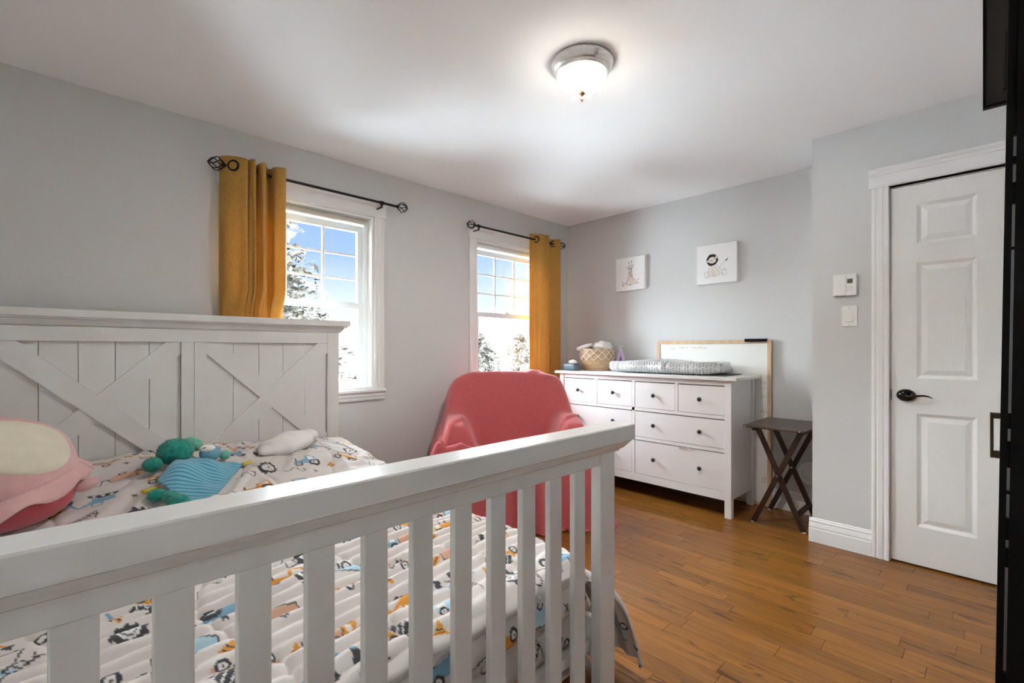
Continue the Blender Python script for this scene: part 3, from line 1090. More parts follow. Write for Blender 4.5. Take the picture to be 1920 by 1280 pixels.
# footboard
FY = 0.855
ft = bmesh.new()
for sgn in (-1, 1):
    xa, xb = (BC + 0.706, BC + 0.783) if sgn > 0 else (BC - 0.783, BC - 0.706)
    box(ft, xa, xb, FY - 0.004, FY + 0.036, 0, 0.838, 0.003)
box(ft, BC - 0.706, BC + 0.706, FY, FY + 0.03, 0.800, 0.838, 0.002)
box(ft, BC - 0.706, BC + 0.706, FY, FY + 0.03, 0.035, 0.10, 0.002)
foot = obj('footboard', ft, 'bed_white', bed)
cp = bmesh.new()
CAPF = [(-0.002, 0.834), (0.003, 0.834), (0.005, 0.840), (0.014, 0.845), (0.025, 0.858), (0.032, 0.868), (0.040, 0.872), (0.0405, 0.876), (0.0405, 0.918), (0.0375, 0.9215)]
capring(cp, [(o, z) for o, z in CAPF], BC - 0.783 - 0.018, BC + 0.783 + 0.018, FY - 0.002, FY + 0.003)
obj('cap_rail', cp, 'bed_white', foot)
slat_bm = bmesh.new()
box(slat_bm, -0.026, 0.026, 0, 0.02, 0, 0.701, 0.003, 2)
slat_me = bpy.data.meshes.new('slat')
bmesh.ops.recalc_face_normals(slat_bm, faces=slat_bm.faces)
slat_bm.to_mesh(slat_bm and slat_me)
slat_bm.free()
slat_me.materials.append(MATS['bed_white'])
for k in range(12):
    o = bpy.data.objects.new('slat', slat_me)
    o.location = Vector((0.5095 + (k - 5.5) * 0.1103, FY + 0.003, 0.0995)) - Vector((BC, 1.9, 0))
    link(o, foot)
for sgn in (-1, 1):
    xx = BC + sgn * 0.735
    obj('side_rail', B(xx - 0.012, xx + 0.012, FY + 0.03, HBY - 0.015, 0.17, 0.30, 0.003), 'bed_white', bed)
mt = bmesh.new()
box(mt, BC - 0.70, BC + 0.70, 0.985, 2.90, 0.225, 0.435, 0.05, 4)
tag(obj('mattress', mt, 'mattress_white', None, True, (BC, 1.95, 0.225)), 'white mattress lying in the bed frame beneath the printed comforter', 'mattress')
box_sup = B(BC - 0.723, BC + 0.723, FY + 0.05, 2.93, 0.19, 0.224)
obj('slat_base', box_sup, 'bed_white', bed)

# ------------------------------------------------------------------ comforter (dense sheet with a printed pattern)


def ztop(X, Y):
    X, Y = np.asarray(X, float), np.asarray(Y, float)
    pil = sstep(1.80, 2.62, Y) * (0.185 + 0.02 * np.sin((X - 0.1) * 5.2)) - sstep(2.74, 2.93, Y) * 0.03
    edge = 1 - sstep(1.02, 1.30, X) * 0.30
    low = 0.020 * fbm(X * 2.3 + 5, Y * 2.3, 21, 2)
    return 0.478 + pil * edge + low


def build_comforter():
    step = 0.0036
    half, r, r2 = 0.757, 0.070, 0.045
    y_head, y_foot = 2.932, 0.930
    s = np.arange(-0.96, 1.150, step)
    t = np.arange(0, (y_head - y_foot - r2) + r2 * math.pi / 2 + 0.30, step)
    S, Tt = np.meshgrid(s, t)
    a = np.abs(S)
    sg = np.sign(S)
    f0 = half - r
    ang = np.clip((a - f0) / r, 0, math.pi / 2)
    e = np.maximum(a - f0 - r * math.pi / 2, 0)
    xo = np.where(a < f0, a, f0 + r * np.sin(ang)) + 0.10 * e
    zdx = np.where(a < f0, 0, r * (1 - np.cos(ang))) + e * 0.99
    l0 = y_head - y_foot - r2
    ang2 = np.clip((Tt - l0) / r2, 0, math.pi / 2)
    e2 = np.maximum(Tt - l0 - r2 * math.pi / 2, 0)
    Y = np.where(Tt < l0, y_head - Tt, y_foot + r2 - r2 * np.sin(ang2))
    zdy = np.where(Tt < l0, 0, r2 * (1 - np.cos(ang2))) + e2
    X = BC + sg * xo
    Xt = np.clip(X, BC - half, BC + half)
    Z = ztop(Xt, Y) - zdx - zdy
    # the side drape flares out towards the foot end and sways in soft folds
    fl_ = sstep(1.45, 0.93, Y) * e * (sg > 0)
    fk = sstep(1.45, 0.93, Y) * (sg > 0)
    X = X + fk * (0.135 * (1 - np.exp(-e / 0.09)) + 0.10 * e)
    Y = Y - fk * (0.05 * (1 - np.exp(-e / 0.09)) + 0.10 * e)
    X = X + sg * e * 0.09 * np.sin(Y * 15 + 1.5 * np.sin(Y * 4.0)) * (zdx > r)
    # foot drape bunches in horizontal rolls between mattress and slats
    roll = np.sin(e2 * 58 + 2.2 * fbm(S * 3, e2 * 5, 31, 2))
    Y = Y + np.where(e2 > 0, 0.011 + 0.011 * roll * sstep(0, 0.03, e2), 0)
    Z = np.maximum(Z, 0.012 + 0.006 * np.sin(S * 40))
    # quilting and creases, along the local normal
    P = np.stack([X, Y, Z], -1)
    du = np.gradient(P, axis=1)
    dv_ = np.gradient(P, axis=0)
    N = np.cross(dv_, du)
    N /= np.linalg.norm(N, axis=-1, keepdims=True) + 1e-9
    N *= np.where(N[..., 2:3] < -0.2, -1, 1)
    warp = fbm(S * 1.7, Tt * 1.7, 3, 2)
    puck = np.sin(2 * math.pi * (Tt * 17 + 1.9 * warp + 0.9 * S))
    amp = 0.0040 + 0.0060 * np.clip(fbm(S * 3.1, Tt * 3.1, 5, 2) + 0.35, 0, 1)
    near = sstep(1.0, 1.5, Tt)
    d = puck * amp * (0.35 + 0.65 * near)
    fine = fbm(S * 9, Tt * 30, 8, 2)
    d += 0.0038 * fine * (0.5 + 0.5 * near)
    d += 0.010 * fbm(S * 5.2, Tt * 5.2, 12, 3)
    # diagonal drag folds near the pillows
    dg = fbm((S * 0.8 + Tt * 0.55) * 9, (S * 0.55 - Tt * 0.8) * 2.0, 17, 2)
    d += 0.016 * np.clip(1 - np.abs(dg) * 3.2, 0, 1) * (1 - near) * sstep(0.05, 0.3, Tt)
    # wavy stitched seams
    for q in (-0.55, -0.2, 0.13, 0.47, 0.80):
        dist = S - (q + 0.045 * np.sin(Tt * 8.5 + q * 9) + 0.02 * warp)
        d -= 0.010 * np.exp(-(dist / 0.012) ** 2)
    d *= np.where(e2 > 0, 0.35, 1.0)
    P = P + N * d[..., None]
    P[..., 2] = np.maximum(P[..., 2], 0.008)
    P[..., 1] = np.where(Tt > l0 - 0.02, np.maximum(P[..., 1], np.where(X > 1.2, 0.86, FY + 0.036)), P[..., 1])
    P[..., 1] = np.minimum(P[..., 1], HBY - 0.024)
    # ---- the print
    base = np.array([0.640, 0.595, 0.570])
    C = np.empty(S.shape + (3,))
    C[:] = base
    OR, BL, PE, DK, WH, LB = map(np.array, ((0.66, 0.29, 0.035), (0.19, 0.37, 0.50), (0.60, 0.36, 0.25), (0.045, 0.045, 0.055), (0.74, 0.73, 0.72), (0.42, 0.60, 0.70)))
    s0, t0 = s[0], t[0]

    def win(cx, cy, R):
        i0, i1 = max(int((cy - R - t0) / step), 0), min(int((cy + R - t0) / step) + 2, len(t))
        j0, j1 = max(int((cx - R - s0) / step), 0), min(int((cx + R - s0) / step) + 2, len(s))
        return slice(i0, i1), slice(j0, j1)

    rr = random.Random(5)

    class Pen:
        def __init__(self, cx, cy, ang, k):
            self.w = win(cx, cy, 0.12 * k + 0.01)
            dx, dy = S[self.w] - cx, Tt[self.w] - cy
            self.u = (dx * math.cos(ang) + dy * math.sin(ang)) / k
            self.v = (-dx * math.sin(ang) + dy * math.cos(ang)) / k
            self.c = C[self.w]
            self.k = k

        def put(self, m_, col):
            self.c[m_] = col

        def rect(self, a, b, c_, d_, col):
            self.put((self.u > a) & (self.u < b) & (self.v > c_) & (self.v < d_), col)

        def disc(self, x, y, R, col):
            self.put((self.u - x) ** 2 + (self.v - y) ** 2 < R * R, col)

        def line(self, pts, wd, col):
            for (x0, y0), (x1, y1) in zip(pts[:-1], pts[1:]):
                L2 = (x1 - x0) ** 2 + (y1 - y0) ** 2 + 1e-12
                q = np.clip(((self.u - x0) * (x1 - x0) + (self.v - y0) * (y1 - y0)) / L2, 0, 1)
                dd = (self.u - x0 - q * (x1 - x0)) ** 2 + (self.v - y0 - q * (y1 - y0)) ** 2
                self.put(dd < (wd / 2) ** 2, col)

        def poly(self, pts, col):
            ins = np.zeros(self.u.shape, bool)
            n = len(pts)
            for i in range(n):
                (xa, ya), (xb, yb) = pts[i], pts[(i + 1) % n]
                if abs(yb - ya) < 1e-9:
                    continue
                cr = ((ya > self.v) != (yb > self.v)) & (self.u < (xb - xa) * (self.v - ya) / (yb - ya) + xa)
                ins ^= cr
            self.put(ins, col)

        def wheel(self, x, y, R):
            self.disc(x, y, R, DK)
            self.disc(x, y, R * 0.55, WH)
            self.disc(x, y, R * 0.2, DK)

    def digger(p, col):
        p.poly([(-0.05, -0.005), (0.02, -0.005), (0.02, -0.03), (-0.05, -0.03)], col)
        p.poly([(-0.02, -0.03), (-0.015, -0.062), (0.016, -0.060), (0.02, -0.03)], col)
        p.poly([(-0.012, -0.034), (-0.009, -0.056), (0.010, -0.055), (0.012, -0.034)], WH)
        p.line([(0.018, -0.02), (0.050, -0.055), (0.078, -0.025)], 0.008, col)
        p.poly([(0.068, -0.028), (0.088, -0.022), (0.082, 0.004), (0.064, -0.004)], DK)
        p.line([(-0.048, 0.008), (0.02, 0.008)], 0.022, DK)
        for q in (-0.04, -0.014, 0.012):
            p.disc(q, 0.008, 0.0065, WH)

    def tractor(p, col):
        p.poly([(-0.06, 0.0), (-0.058, -0.03), (0.0, -0.034), (0.004, -0.062), (0.05, -0.06), (0.056, 0.0)], col)
        p.poly([(0.011, -0.034), (0.014, -0.054), (0.042, -0.053), (0.045, -0.03)], WH)
        p.wheel(-0.040, 0.004, 0.017)
        p.wheel(0.034, -0.002, 0.025)
        p.line([(-0.044, -0.03), (-0.044, -0.05)], 0.006, DK)

    def mixer(p, col):
        p.poly([(-0.07, 0.0), (-0.07, -0.045), (-0.04, -0.045), (-0.03, -0.012), (0.06, -0.012), (0.06, 0.0)], col)
        p.poly([(-0.062, -0.018), (-0.060, -0.038), (-0.045, -0.038), (-0.040, -0.018)], WH)
        p.poly([(-0.025, -0.016), (-0.015, -0.055), (0.03, -0.06), (0.06, -0.03), (0.05, -0.016)], DK)
        for q in range(4):
            p.line([(-0.01 + q * 0.018, -0.018), (0.0 + q * 0.016, -0.055)], 0.0035, WH)
        p.wheel(-0.045, 0.004, 0.015)
        p.wheel(0.005, 0.004, 0.015)
        p.wheel(0.04, 0.004, 0.015)

    def crane(p, col):
        p.poly([(-0.06, 0.0), (-0.06, -0.03), (0.02, -0.03), (0.02, 0.0)], col)
        p.poly([(-0.055, -0.008), (-0.052, -0.024), (-0.03, -0.024), (-0.03, -0.008)], WH)
        p.line([(0.0, -0.028), (0.085, -0.082)], 0.004, DK)
        p.line([(0.008, -0.018), (0.092, -0.070)], 0.004, DK)
        for q in range(7):
            f = q / 7
            p.line([(0.085 * f, -0.028 - 0.054 * f), (0.008 + 0.084 * (f + 0.09), -0.018 - 0.052 * (f + 0.09))], 0.0032, DK)
        p.line([(0.088, -0.078), (0.088, -0.03)], 0.0032, DK)
        p.wheel(-0.04, 0.004, 0.013)
        p.wheel(0.0, 0.004, 0.013)

    def dumper(p, col):
        p.poly([(-0.07, 0.0), (-0.065, -0.036), (-0.035, -0.04), (-0.03, 0.0)], col)
        p.poly([(-0.058, -0.014), (-0.055, -0.030), (-0.042, -0.031), (-0.040, -0.014)], WH)
        p.poly([(-0.025, -0.006), (-0.035, -0.045), (0.06, -0.055), (0.07, -0.03), (0.04, -0.006)], PE if col is not PE else LB)
        p.line([(-0.025, -0.006), (-0.035, -0.045), (0.06, -0.055), (0.07, -0.03)], 0.004, DK)
        p.wheel(-0.045, 0.004, 0.016)
        p.wheel(0.02, 0.004, 0.016)

    def bigwheel(p, col):
        p.disc(0, 0, 0.040, DK)
        for q in range(12):
            a_ = q * math.pi / 6
            p.disc(0.041 * math.cos(a_), 0.041 * math.sin(a_), 0.006, DK)
        p.disc(0, 0, 0.027, WH)
        p.disc(0, 0, 0.020, DK)
        p.disc(0, 0, 0.017, WH)
        p.disc(0, 0, 0.007, DK)

    def cone(p, col):
        p.poly([(-0.026, 0.012), (0.0, -0.034), (0.026, 0.012)], OR)
        p.line([(-0.018, 0.004), (0.018, 0.004)], 0.004, DK)
        p.line([(-0.011, -0.010), (0.011, -0.010)], 0.004, DK)

    def squig(p, col):
        pts = [(-0.06 + 0.12 * i / 30, 0.022 * math.sin(i / 30 * 9.5)) for i in range(31)]
        p.line(pts, 0.0042, DK)
        p.line([(0.046, 0.016), (0.06, -0.004), (0.040, -0.012)], 0.0042, DK)

    def plus(p, col):
        p.line([(-0.010, 0), (0.010, 0)], 0.0065, DK)
        p.line([(0, -0.010), (0, 0.010)], 0.0065, DK)

    def dash(p, col):
        for q in range(4):
            p.line([(-0.04 + q * 0.024, 0), (-0.03 + q * 0.024, 0.002)], 0.005, DK)

    vehicles = [(digger, OR), (tractor, BL), (mixer, PE), (crane, LB), (dumper, BL), (digger, BL), (tractor, OR), (dumper, OR), (bigwheel, DK), (crane, OR), (mixer, OR), (dumper, PE)]
    k = 0
    pit = 0.188
    row = 0
    cy = 0.04
    while cy < t[-1]:
        cx = s[0] + (0.5 * pit if row % 2 else 0.0)
        while cx < s[-1]:
            jx, jy = cx + rr.uniform(-0.02, 0.02), cy + rr.uniform(-0.02, 0.02)
            fn, col = vehicles[(k * 5 + row * 3) % len(vehicles)]
            fn(Pen(jx, jy, rr.choice((0, 0, math.pi)) + rr.uniform(-0.35, 0.35) + 0.25, rr.uniform(0.86, 1.05)), col)
            g = rr.random()
            (cone if g < 0.3 else squig if g < 0.5 else plus if g < 0.85 else dash)(Pen(jx + pit / 2 + rr.uniform(-0.012, 0.012), jy + rr.uniform(0.02, 0.05), rr.uniform(-1, 1), rr.uniform(0.75, 0.95)), DK)
            if rr.random() < 0.35:
                plus(Pen(jx + rr.uniform(-0.03, 0.03), jy + 0.062, rr.uniform(0, 1), 0.8), DK)
            cx += pit
            k += 1
        cy += pit * 0.78
        row += 1
    mask = ~((zdx > 0.035) & (zdy > 0.02))
    o = grid_mesh('comforter', P[..., 0], P[..., 1], P[..., 2], 'print_fabric', None, colors=C, mask=mask, loc=(BC, 1.9, 0.45), thickness=0.006)
    tag(o, 'off-white comforter printed with orange and blue construction vehicles spread over the bed', 'comforter')
    return o


build_comforter()

# ------------------------------------------------------------------ things on the bed


def surf(x, y):
    return float(ztop(np.array([x]), np.array([y]))[0])


PX, PY = -0.155, 2.27
pz = surf(PX, PY)
pl = thing('plush_toy', 'big pink plush toy with a cream belly slumped at the head of the bed', 'plush toy', (PX, PY, pz))


def plush_warp(d):
    return 1 + 0.03 * math.sin(5 * d.x + 2) * math.cos(4 * d.z)


PR = (0.205, 0.18, 0.175)
PC = (PX, PY, pz + 0.205)
prot = Matrix.Rotation(math.radians(18), 3, 'Y') @ Matrix.Rotation(math.radians(-12), 3, 'X')
b = bmesh.new()
ellipsoid(b, PC, PR, 48, 32, prot, plush_warp)
obj('body', b, 'felt_pink', pl, True)
# belly patch: cap of a slightly larger ellipsoid facing up and towards the room
b = bmesh.new()
bd = Vector((0.14, -0.86, 0.50)).normalized()
t1 = bd.cross(Vector((0, 0, 1))).normalized()
t2 = t1.cross(bd)
rows = []
for i in range(13):
    th_ = math.radians(42) * i / 12
    rg = []
    for k in range(40):
        ph = 2 * math.pi * k / 40
        d = (bd * math.cos(th_) + (t1 * math.cos(ph) * 1.12 + t2 * math.sin(ph) * 0.80) * math.sin(th_)).normalized()
        kk = plush_warp(d) * (1.022 if i < 12 else 0.985)
        rg.append(b.verts.new(Vector(PC) + prot @ Vector((d.x * PR[0] * kk, d.y * PR[1] * kk, d.z * PR[2] * kk))))
    rows.append(rg)
for i in range(12):
    for k in range(40):
        b.faces.new((rows[i][k], rows[i][(k + 1) % 40], rows[i + 1][(k + 1) % 40], rows[i + 1][k]))
obj('belly_patch', b, 'felt_cream', pl, True)
# hem ruffle round the lower rim
th_n = 90
R0, R1, R2 = [], [], []
Xg, Yg, Zg = [], [], []
for i in range(5):
    u = i / 4
    rowx, rowy, rowz = [], [], []
    for k in range(th_n + 1):
        a = 2 * math.pi * k / th_n
        w_ = 0.012 * math.sin(a * 9 + 1) * u
        rx, ry = PR[0] * (0.93 + 0.16 * u) + w_, PR[1] * (0.93 + 0.22 * u) + w_
        rowx.append(PC[0] + rx * math.cos(a))
        rowy.append(PC[1] + ry * math.sin(a))
        rowz.append(PC[2] - 0.050 - 0.045 * u + 0.050 * math.cos(a) + 0.03 * math.sin(a) + 0.014 * math.sin(a * 9) * u)
    Xg.append(rowx); Yg.append(rowy); Zg.append(rowz)
grid_mesh('hem_ruffle', np.array(Xg), np.array(Yg), np.array(Zg), 'felt_pink', pl, loc=(PX, PY, pz), thickness=0.008)
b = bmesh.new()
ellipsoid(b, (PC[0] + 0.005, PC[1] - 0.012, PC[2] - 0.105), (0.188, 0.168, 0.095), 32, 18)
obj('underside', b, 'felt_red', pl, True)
b = bmesh.new()
ellipsoid(b, (PC[0] + 0.222, PC[1] - 0.03, PC[2] - 0.085), (0.036, 0.02, 0.022), 18, 12, Matrix.Rotation(math.radians(-20), 3, 'Y'))
obj('tail', b, 'felt_pink', pl, True)

# comforter toy: teal plush with a striped blue cloth
TX, TY = 0.36, 2.26
tz = surf(TX, TY)
lv_ = thing('comfort_toy', 'teal plush comforter toy with a striped blue cloth lying on the bed', 'plush toy', (TX, TY, tz))


def fur(d):
    return 1 + 0.05 * math.sin(17 * d.x) * math.sin(15 * d.y + 1) + 0.03 * math.sin(31 * d.z)


TOYDY = 0.09


def onbed(x, y, up, dy=TOYDY):
    return (x, y + dy, surf(x, y + dy) + up + 0.014)


b = bmesh.new(); ellipsoid(b, onbed(0.352, 2.335, 0.062), (0.066, 0.06, 0.055), 36, 24, None, fur)
obj('head', b, 'fur_teal', lv_, True)
b = bmesh.new(); ellipsoid(b, onbed(0.425, 2.40, 0.058), (0.042, 0.03, 0.03), 24, 16, Matrix.Rotation(0.5, 3, 'Y'), fur)
obj('ear', b, 'fur_mint', lv_, True)
b = bmesh.new(); ellipsoid(b, onbed(0.270, 2.30, 0.04), (0.035, 0.04, 0.03), 24, 16, None, fur)
obj('ear', b, 'fur_teal', lv_, True)
b = bmesh.new(); ellipsoid(b, onbed(0.475, 2.32, 0.045), (0.042, 0.036, 0.036), 28, 18)
hd2 = obj('small_head', b, 'fur_blue', lv_, True)
b = bmesh.new(); ellipsoid(b, onbed(0.462, 2.306, 0.072), (0.032, 0.024, 0.016), 20, 14)
obj('face', b, 'cloth_white', hd2, True)
b = bmesh.new(); ellipsoid(b, onbed(0.450, 2.288, 0.084), (0.010, 0.002, 0.0025), 12, 8)
obj('eye', b, 'ink_dark', hd2, True)
b = bmesh.new(); ellipsoid(b, onbed(0.530, 2.31, 0.035), (0.024, 0.02, 0.02), 20, 14, None, fur)
obj('small_ear', b, 'fur_mint', lv_, True)
for (x_, y_, up, r_) in ((0.300, 2.075, 0.024, (0.028, 0.040, 0.024)), (0.315, 2.012, 0.032, (0.038, 0.040, 0.034)), (0.262, 2.110, 0.022, (0.032, 0.026, 0.024))):
    b = bmesh.new(); ellipsoid(b, onbed(x_, y_, up), r_, 26, 18, None, fur)
    obj('leg', b, 'fur_teal', lv_, True)
# cloth: a kite of striped fabric over the toy's belly
n = 44
cor = [(0.268, 2.26), (0.405, 2.42), (0.585, 2.335), (0.372, 2.02)]
U, V = np.meshgrid(np.linspace(0, 1, n), np.linspace(0, 1, n))
cx_ = (1 - U) * (1 - V) * cor[0][0] + (1 - U) * V * cor[1][0] + U * V * cor[2][0] + U * (1 - V) * cor[3][0]
cy_ = (1 - U) * (1 - V) * cor[0][1] + (1 - U) * V * cor[1][1] + U * V * cor[2][1] + U * (1 - V) * cor[3][1]
hump = 0.050 * np.exp(-(((cx_ - 0.345) / 0.085) ** 2 + ((cy_ - 2.29) / 0.11) ** 2)) + 0.034 * np.exp(-(((cx_ - 0.455) / 0.05) ** 2 + ((cy_ - 2.33) / 0.06) ** 2))
cz_ = ztop(cx_, cy_) + 0.036 + hump + 0.012 * fbm(cx_ * 14, cy_ * 14, 41, 2)
sc_ = grid_mesh('striped_cloth', cx_, cy_, cz_, 'stripe_blue', lv_, uv=True, loc=(TX, TY, tz), thickness=0.004)
uvl = sc_.data.uv_layers[0]
for lp_ in sc_.data.loops:
    vco = sc_.data.vertices[lp_.vertex_index].co
    uvl.data[lp_.index].uv = (vco.x, (vco.y + 0.35 * vco.x + 0.5))


def tagbox(x, y, up, a, b_, c, m, rz):
    bm_ = bmesh.new()
    box(bm_, -a, a, -b_, b_, -c, c, min(a, b_, c) * 0.6, 2)
    bmesh.ops.rotate(bm_, verts=bm_.verts, cent=(0, 0, 0), matrix=Matrix.Rotation(rz, 3, 'Z'))
    bmesh.ops.translate(bm_, verts=bm_.verts, vec=onbed(x, y, up))
    return obj('ribbon_tag', bm_, m, lv_, True)


tagbox(0.245, 2.155, 0.022, 0.028, 0.010, 0.006, 'tag_yellow', 0.5)
tagbox(0.603, 2.255, 0.016, 0.024, 0.009, 0.006, 'tag_yellow', 0.4)
tagbox(0.362, 1.925, 0.014, 0.022, 0.010, 0.006, 'tag_orange', 0.2)
tagbox(0.432, 2.015, 0.028, 0.016, 0.014, 0.003, 'cloth_white', 0.5)

# small white cloth bundle with a cord
b = bmesh.new()
bx_, by_ = 0.835, 2.50
ellipsoid(b, (bx_, by_, surf(bx_, by_) + 0.045), (0.165, 0.085, 0.052), 44, 26, Matrix.Rotation(0.35, 3, 'Z') @ Matrix.Rotation(-0.12, 3, 'Y'), lambda d: 1 + 0.06 * math.sin(9 * d.x + 3 * d.y) + 0.03 * math.sin(17 * d.x))
bun = thing('cloth_bundle', 'small white quilted cloth bundle with a cord lying on the pillow side', 'cloth', (bx_, by_, surf(bx_, by_)))
obj('bundle', b, 'cloth_white', bun, True)
b = bmesh.new()
cp_ = [(0.955, 2.47, 0.055), (0.985, 2.42, 0.030), (1.03, 2.36, 0.016), (1.09, 2.33, 0.014), (1.13, 2.37, 0.016), (1.10, 2.43, 0.020), (1.02, 2.47, 0.032), (0.96, 2.49, 0.05)]
tube(b, [onbed(*c, 0.0) for c in cp_], 0.0045, 8)
obj('cord', b, 'cloth_white', bun, True)

# ------------------------------------------------------------------ armchair and coral blanket
CB = Vector((2.535, 2.685))
cu = Vector((0.807, -0.590)).normalized()
cf = Vector((-0.590, -0.807)).normalized()


def cw(u, d):
    return (CB.x + cu.x * u + cf.x * d, CB.y + cu.y * u + cf.y * d)


def chair_box(bm, u0, u1, d0, d1, z0, z1, bev):
    k = bmesh.new()
    box(k, u0, u1, d0, d1, z0, z1, bev, 4)
    for v in k.verts:
        x_, y_ = cw(v.co.x, v.co.y)
        v.co = Vector((x_, y_, v.co.z))
    me = bpy.data.meshes.new('tmp')
    k.to_mesh(me); k.free()
    bm.from_mesh(me)
    bpy.data.meshes.remove(me)
    return bm


ach = thing('armchair', 'low wide armchair hidden under the coral fleece blanket by the window', 'armchair', (*cw(0, 0.32), 0))
for nm_, args in (('seat', (-0.33, 0.33, 0.06, 0.66, 0.16, 0.40, 0.05)), ('backrest', (-0.34, 0.34, 0.00, 0.13, 0.20, 0.95, 0.06)),
                  ('arm', (-0.47, -0.36, 0.06, 0.62, 0.10, 0.61, 0.05)), ('arm', (0.36, 0.47, 0.06, 0.62, 0.10, 0.61, 0.05)),
                  ('leg', (-0.44, -0.39, 0.08, 0.13, 0, 0.12, 0.0)), ('leg', (0.39, 0.44, 0.08, 0.13, 0, 0.12, 0.0)), ('leg', (-0.44, -0.39, 0.55, 0.60, 0, 0.12, 0.0)), ('leg', (0.39, 0.44, 0.55, 0.60, 0, 0.12, 0.0))):
    obj(nm_, chair_box(bmesh.new(), *args), 'chair_fabric', ach, True)


def blur(A, r, it=2):
    for _ in range(it):
        for ax in (0, 1):
            k = np.ones(2 * r + 1) / (2 * r + 1)
            A = np.apply_along_axis(lambda v: np.convolve(np.pad(v, r, mode='edge'), k, 'valid'), ax, A)
    return A


def build_blanket():
    st = 0.008
    u = np.arange(-0.78, 0.781, st)
    d = np.arange(-0.22, 1.0, st)
    U, D = np.meshgrid(u, d)
    # firm shapes under the cloth
    back_top = 1.00 - 0.10 * np.clip(np.abs(U) / 0.42, 0, 1) ** 3 - 0.015 * np.cos(U * 9)
    back_hw = 0.40
    H = np.full(U.shape, 0.0)
    inb = (np.abs(U) < back_hw) & (D > -0.05) & (D < 0.15)
    seat = 0.41 - 0.02 * D
    ins = (np.abs(U) < 0.50) & (D > -0.03) & (D < 0.68)
    H = np.where(ins, np.maximum(H, seat), H)
    arm = 0.700 - 0.05 * sstep(0.45, 0.68, D) - 0.02 * np.abs(np.abs(U) - 0.41) / 0.1
    ina = (np.abs(np.abs(U) - 0.405) < 0.125) & (D > -0.03) & (D < 0.655)
    H = np.where(ina, np.maximum(H, arm), H)
    H = np.where(inb, np.maximum(H, back_top), H)
    # cloth tension: webs from the back down to the arms, softer in the middle
    side = sstep(0.28, 0.44, np.abs(U))
    slope = 3.4 - 2.2 * side
    web = back_top - slope * np.clip(D - 0.13, 0, None)
    web = np.where((np.abs(U) < 0.47) & (D > 0), web, 0)
    H = np.maximum(H, np.where(D < 0.62, web, 0))
    H = blur(H, 5, 2)
    # outer skirt: falls to the floor with folds, flaring
    ax = np.abs(U) - 0.505
    ay = np.maximum(-0.04 - D, D - 0.665)
    out = np.hypot(np.maximum(ax, 0), np.maximum(ay, 0)) + np.minimum(np.maximum(ax, ay), 0)
    ang = np.arctan2(D - 0.31, U)
    folds = 0.020 * np.sin(ang * 15 + 2.2 * np.sin(ang * 4)) + 0.012 * np.sin(ang * 31 + 1)
    dist = out + folds * sstep(-0.02, 0.08, out)
    skirt = 0.60 * np.clip(1 - np.clip(dist, 0, None) / 0.115, 0, 1) ** 0.62
    Hs = np.where(dist > 0.0, skirt, 10.0)
    Hin = np.where(out < 0, H, 0)
    # extend inner height outward then take the lower of it and the skirt
    Hext = np.where(out < 0.0, H, np.maximum(H, 0.60))
    Z = np.where(out < -0.01, H, np.minimum(blur(Hext, 3, 1), Hs))
    Z = blur(Z, 1, 1)
    Z += 0.010 * fbm(U * 5, D * 5, 51, 2) * (Z > 0.05)
    crease = np.clip(1 - np.abs(fbm((U * 0.6 + D * 0.8) * 7, (U * 0.8 - D * 0.6) * 2.2, 57, 2)) * 5, 0, 1)
    Z += 0.016 * crease * (Z > 0.1)
    Z = np.maximum(Z, 0.006)
    X = CB.x + cu.x * U + cf.x * D
    Y = CB.y + cu.y * U + cf.y * D
    keep = (dist < 0.140)
    mask = keep & np.roll(keep, -1, 0) & np.roll(keep, -1, 1)
    Y = np.minimum(Y, YA - 0.05)
    X = np.where(X > 3.262, 3.262 + (X - 3.262) * 0.05, X)
    c = cw(0, 0.31)
    o = grid_mesh('blanket', X, Y, Z, 'fleece_coral', None, mask=mask, loc=(c[0], c[1], 0), thickness=0.006)
    tag(o, 'coral pink fleece blanket draped to the floor over the armchair', 'blanket')


build_blanket()

# ------------------------------------------------------------------ dresser
dr = thing('dresser', 'white eight-drawer dresser with black knobs along the right wall', 'dresser', (3.54, 2.003, 0))
DF = 3.297
bb = bmesh.new()
for (ya, yb) in ((1.242, 1.287), (2.719, 2.764)):
    box(bb, DF - 0.006, DF + 0.040, ya, yb, 0, 0.948, 0.0015)
    box(bb, XB - 0.080, XB - 0.036, ya, yb, 0, 0.948, 0.0015)
    ym = (ya + yb) / 2
    box(bb, DF + 0.040, XB - 0.080, ym - 0.010, ym + 0.010, 0.118, 0.948)
box(bb, DF, DF + 0.022, 1.287, 2.719, 0.912, 0.948)
box(bb, DF, DF + 0.022, 1.287, 2.719, 0.678, 0.702)
box(bb, DF, DF + 0.022, 1.287, 2.719, 0.447, 0.471)
box(bb, DF, DF + 0.022, 1.287, 2.719, 0.118, 0.176)
box(bb, DF, DF + 0.022, 1.992, 2.016, 0.176, 0.912)
for ya in (1.629, 2.358):
    box(bb, DF, DF + 0.022, ya, ya + 0.022, 0.702, 0.912)
box(bb, XB - 0.048, XB - 0.042, 1.287, 2.719, 0.118, 0.948)
obj('body', bb, 'dresser_white', dr)
obj('drawer_gap_shade', B(DF + 0.026, XB - 0.05, 1.29, 2.716, 0.125, 0.940), 'dark_gap', dr)  # solid near-black block; shade in the drawer gaps is put into its colour
obj('top', B(3.268, XB - 0.034, 1.200, 2.806, 0.948, 0.970, 0.002), 'dresser_white', dr)


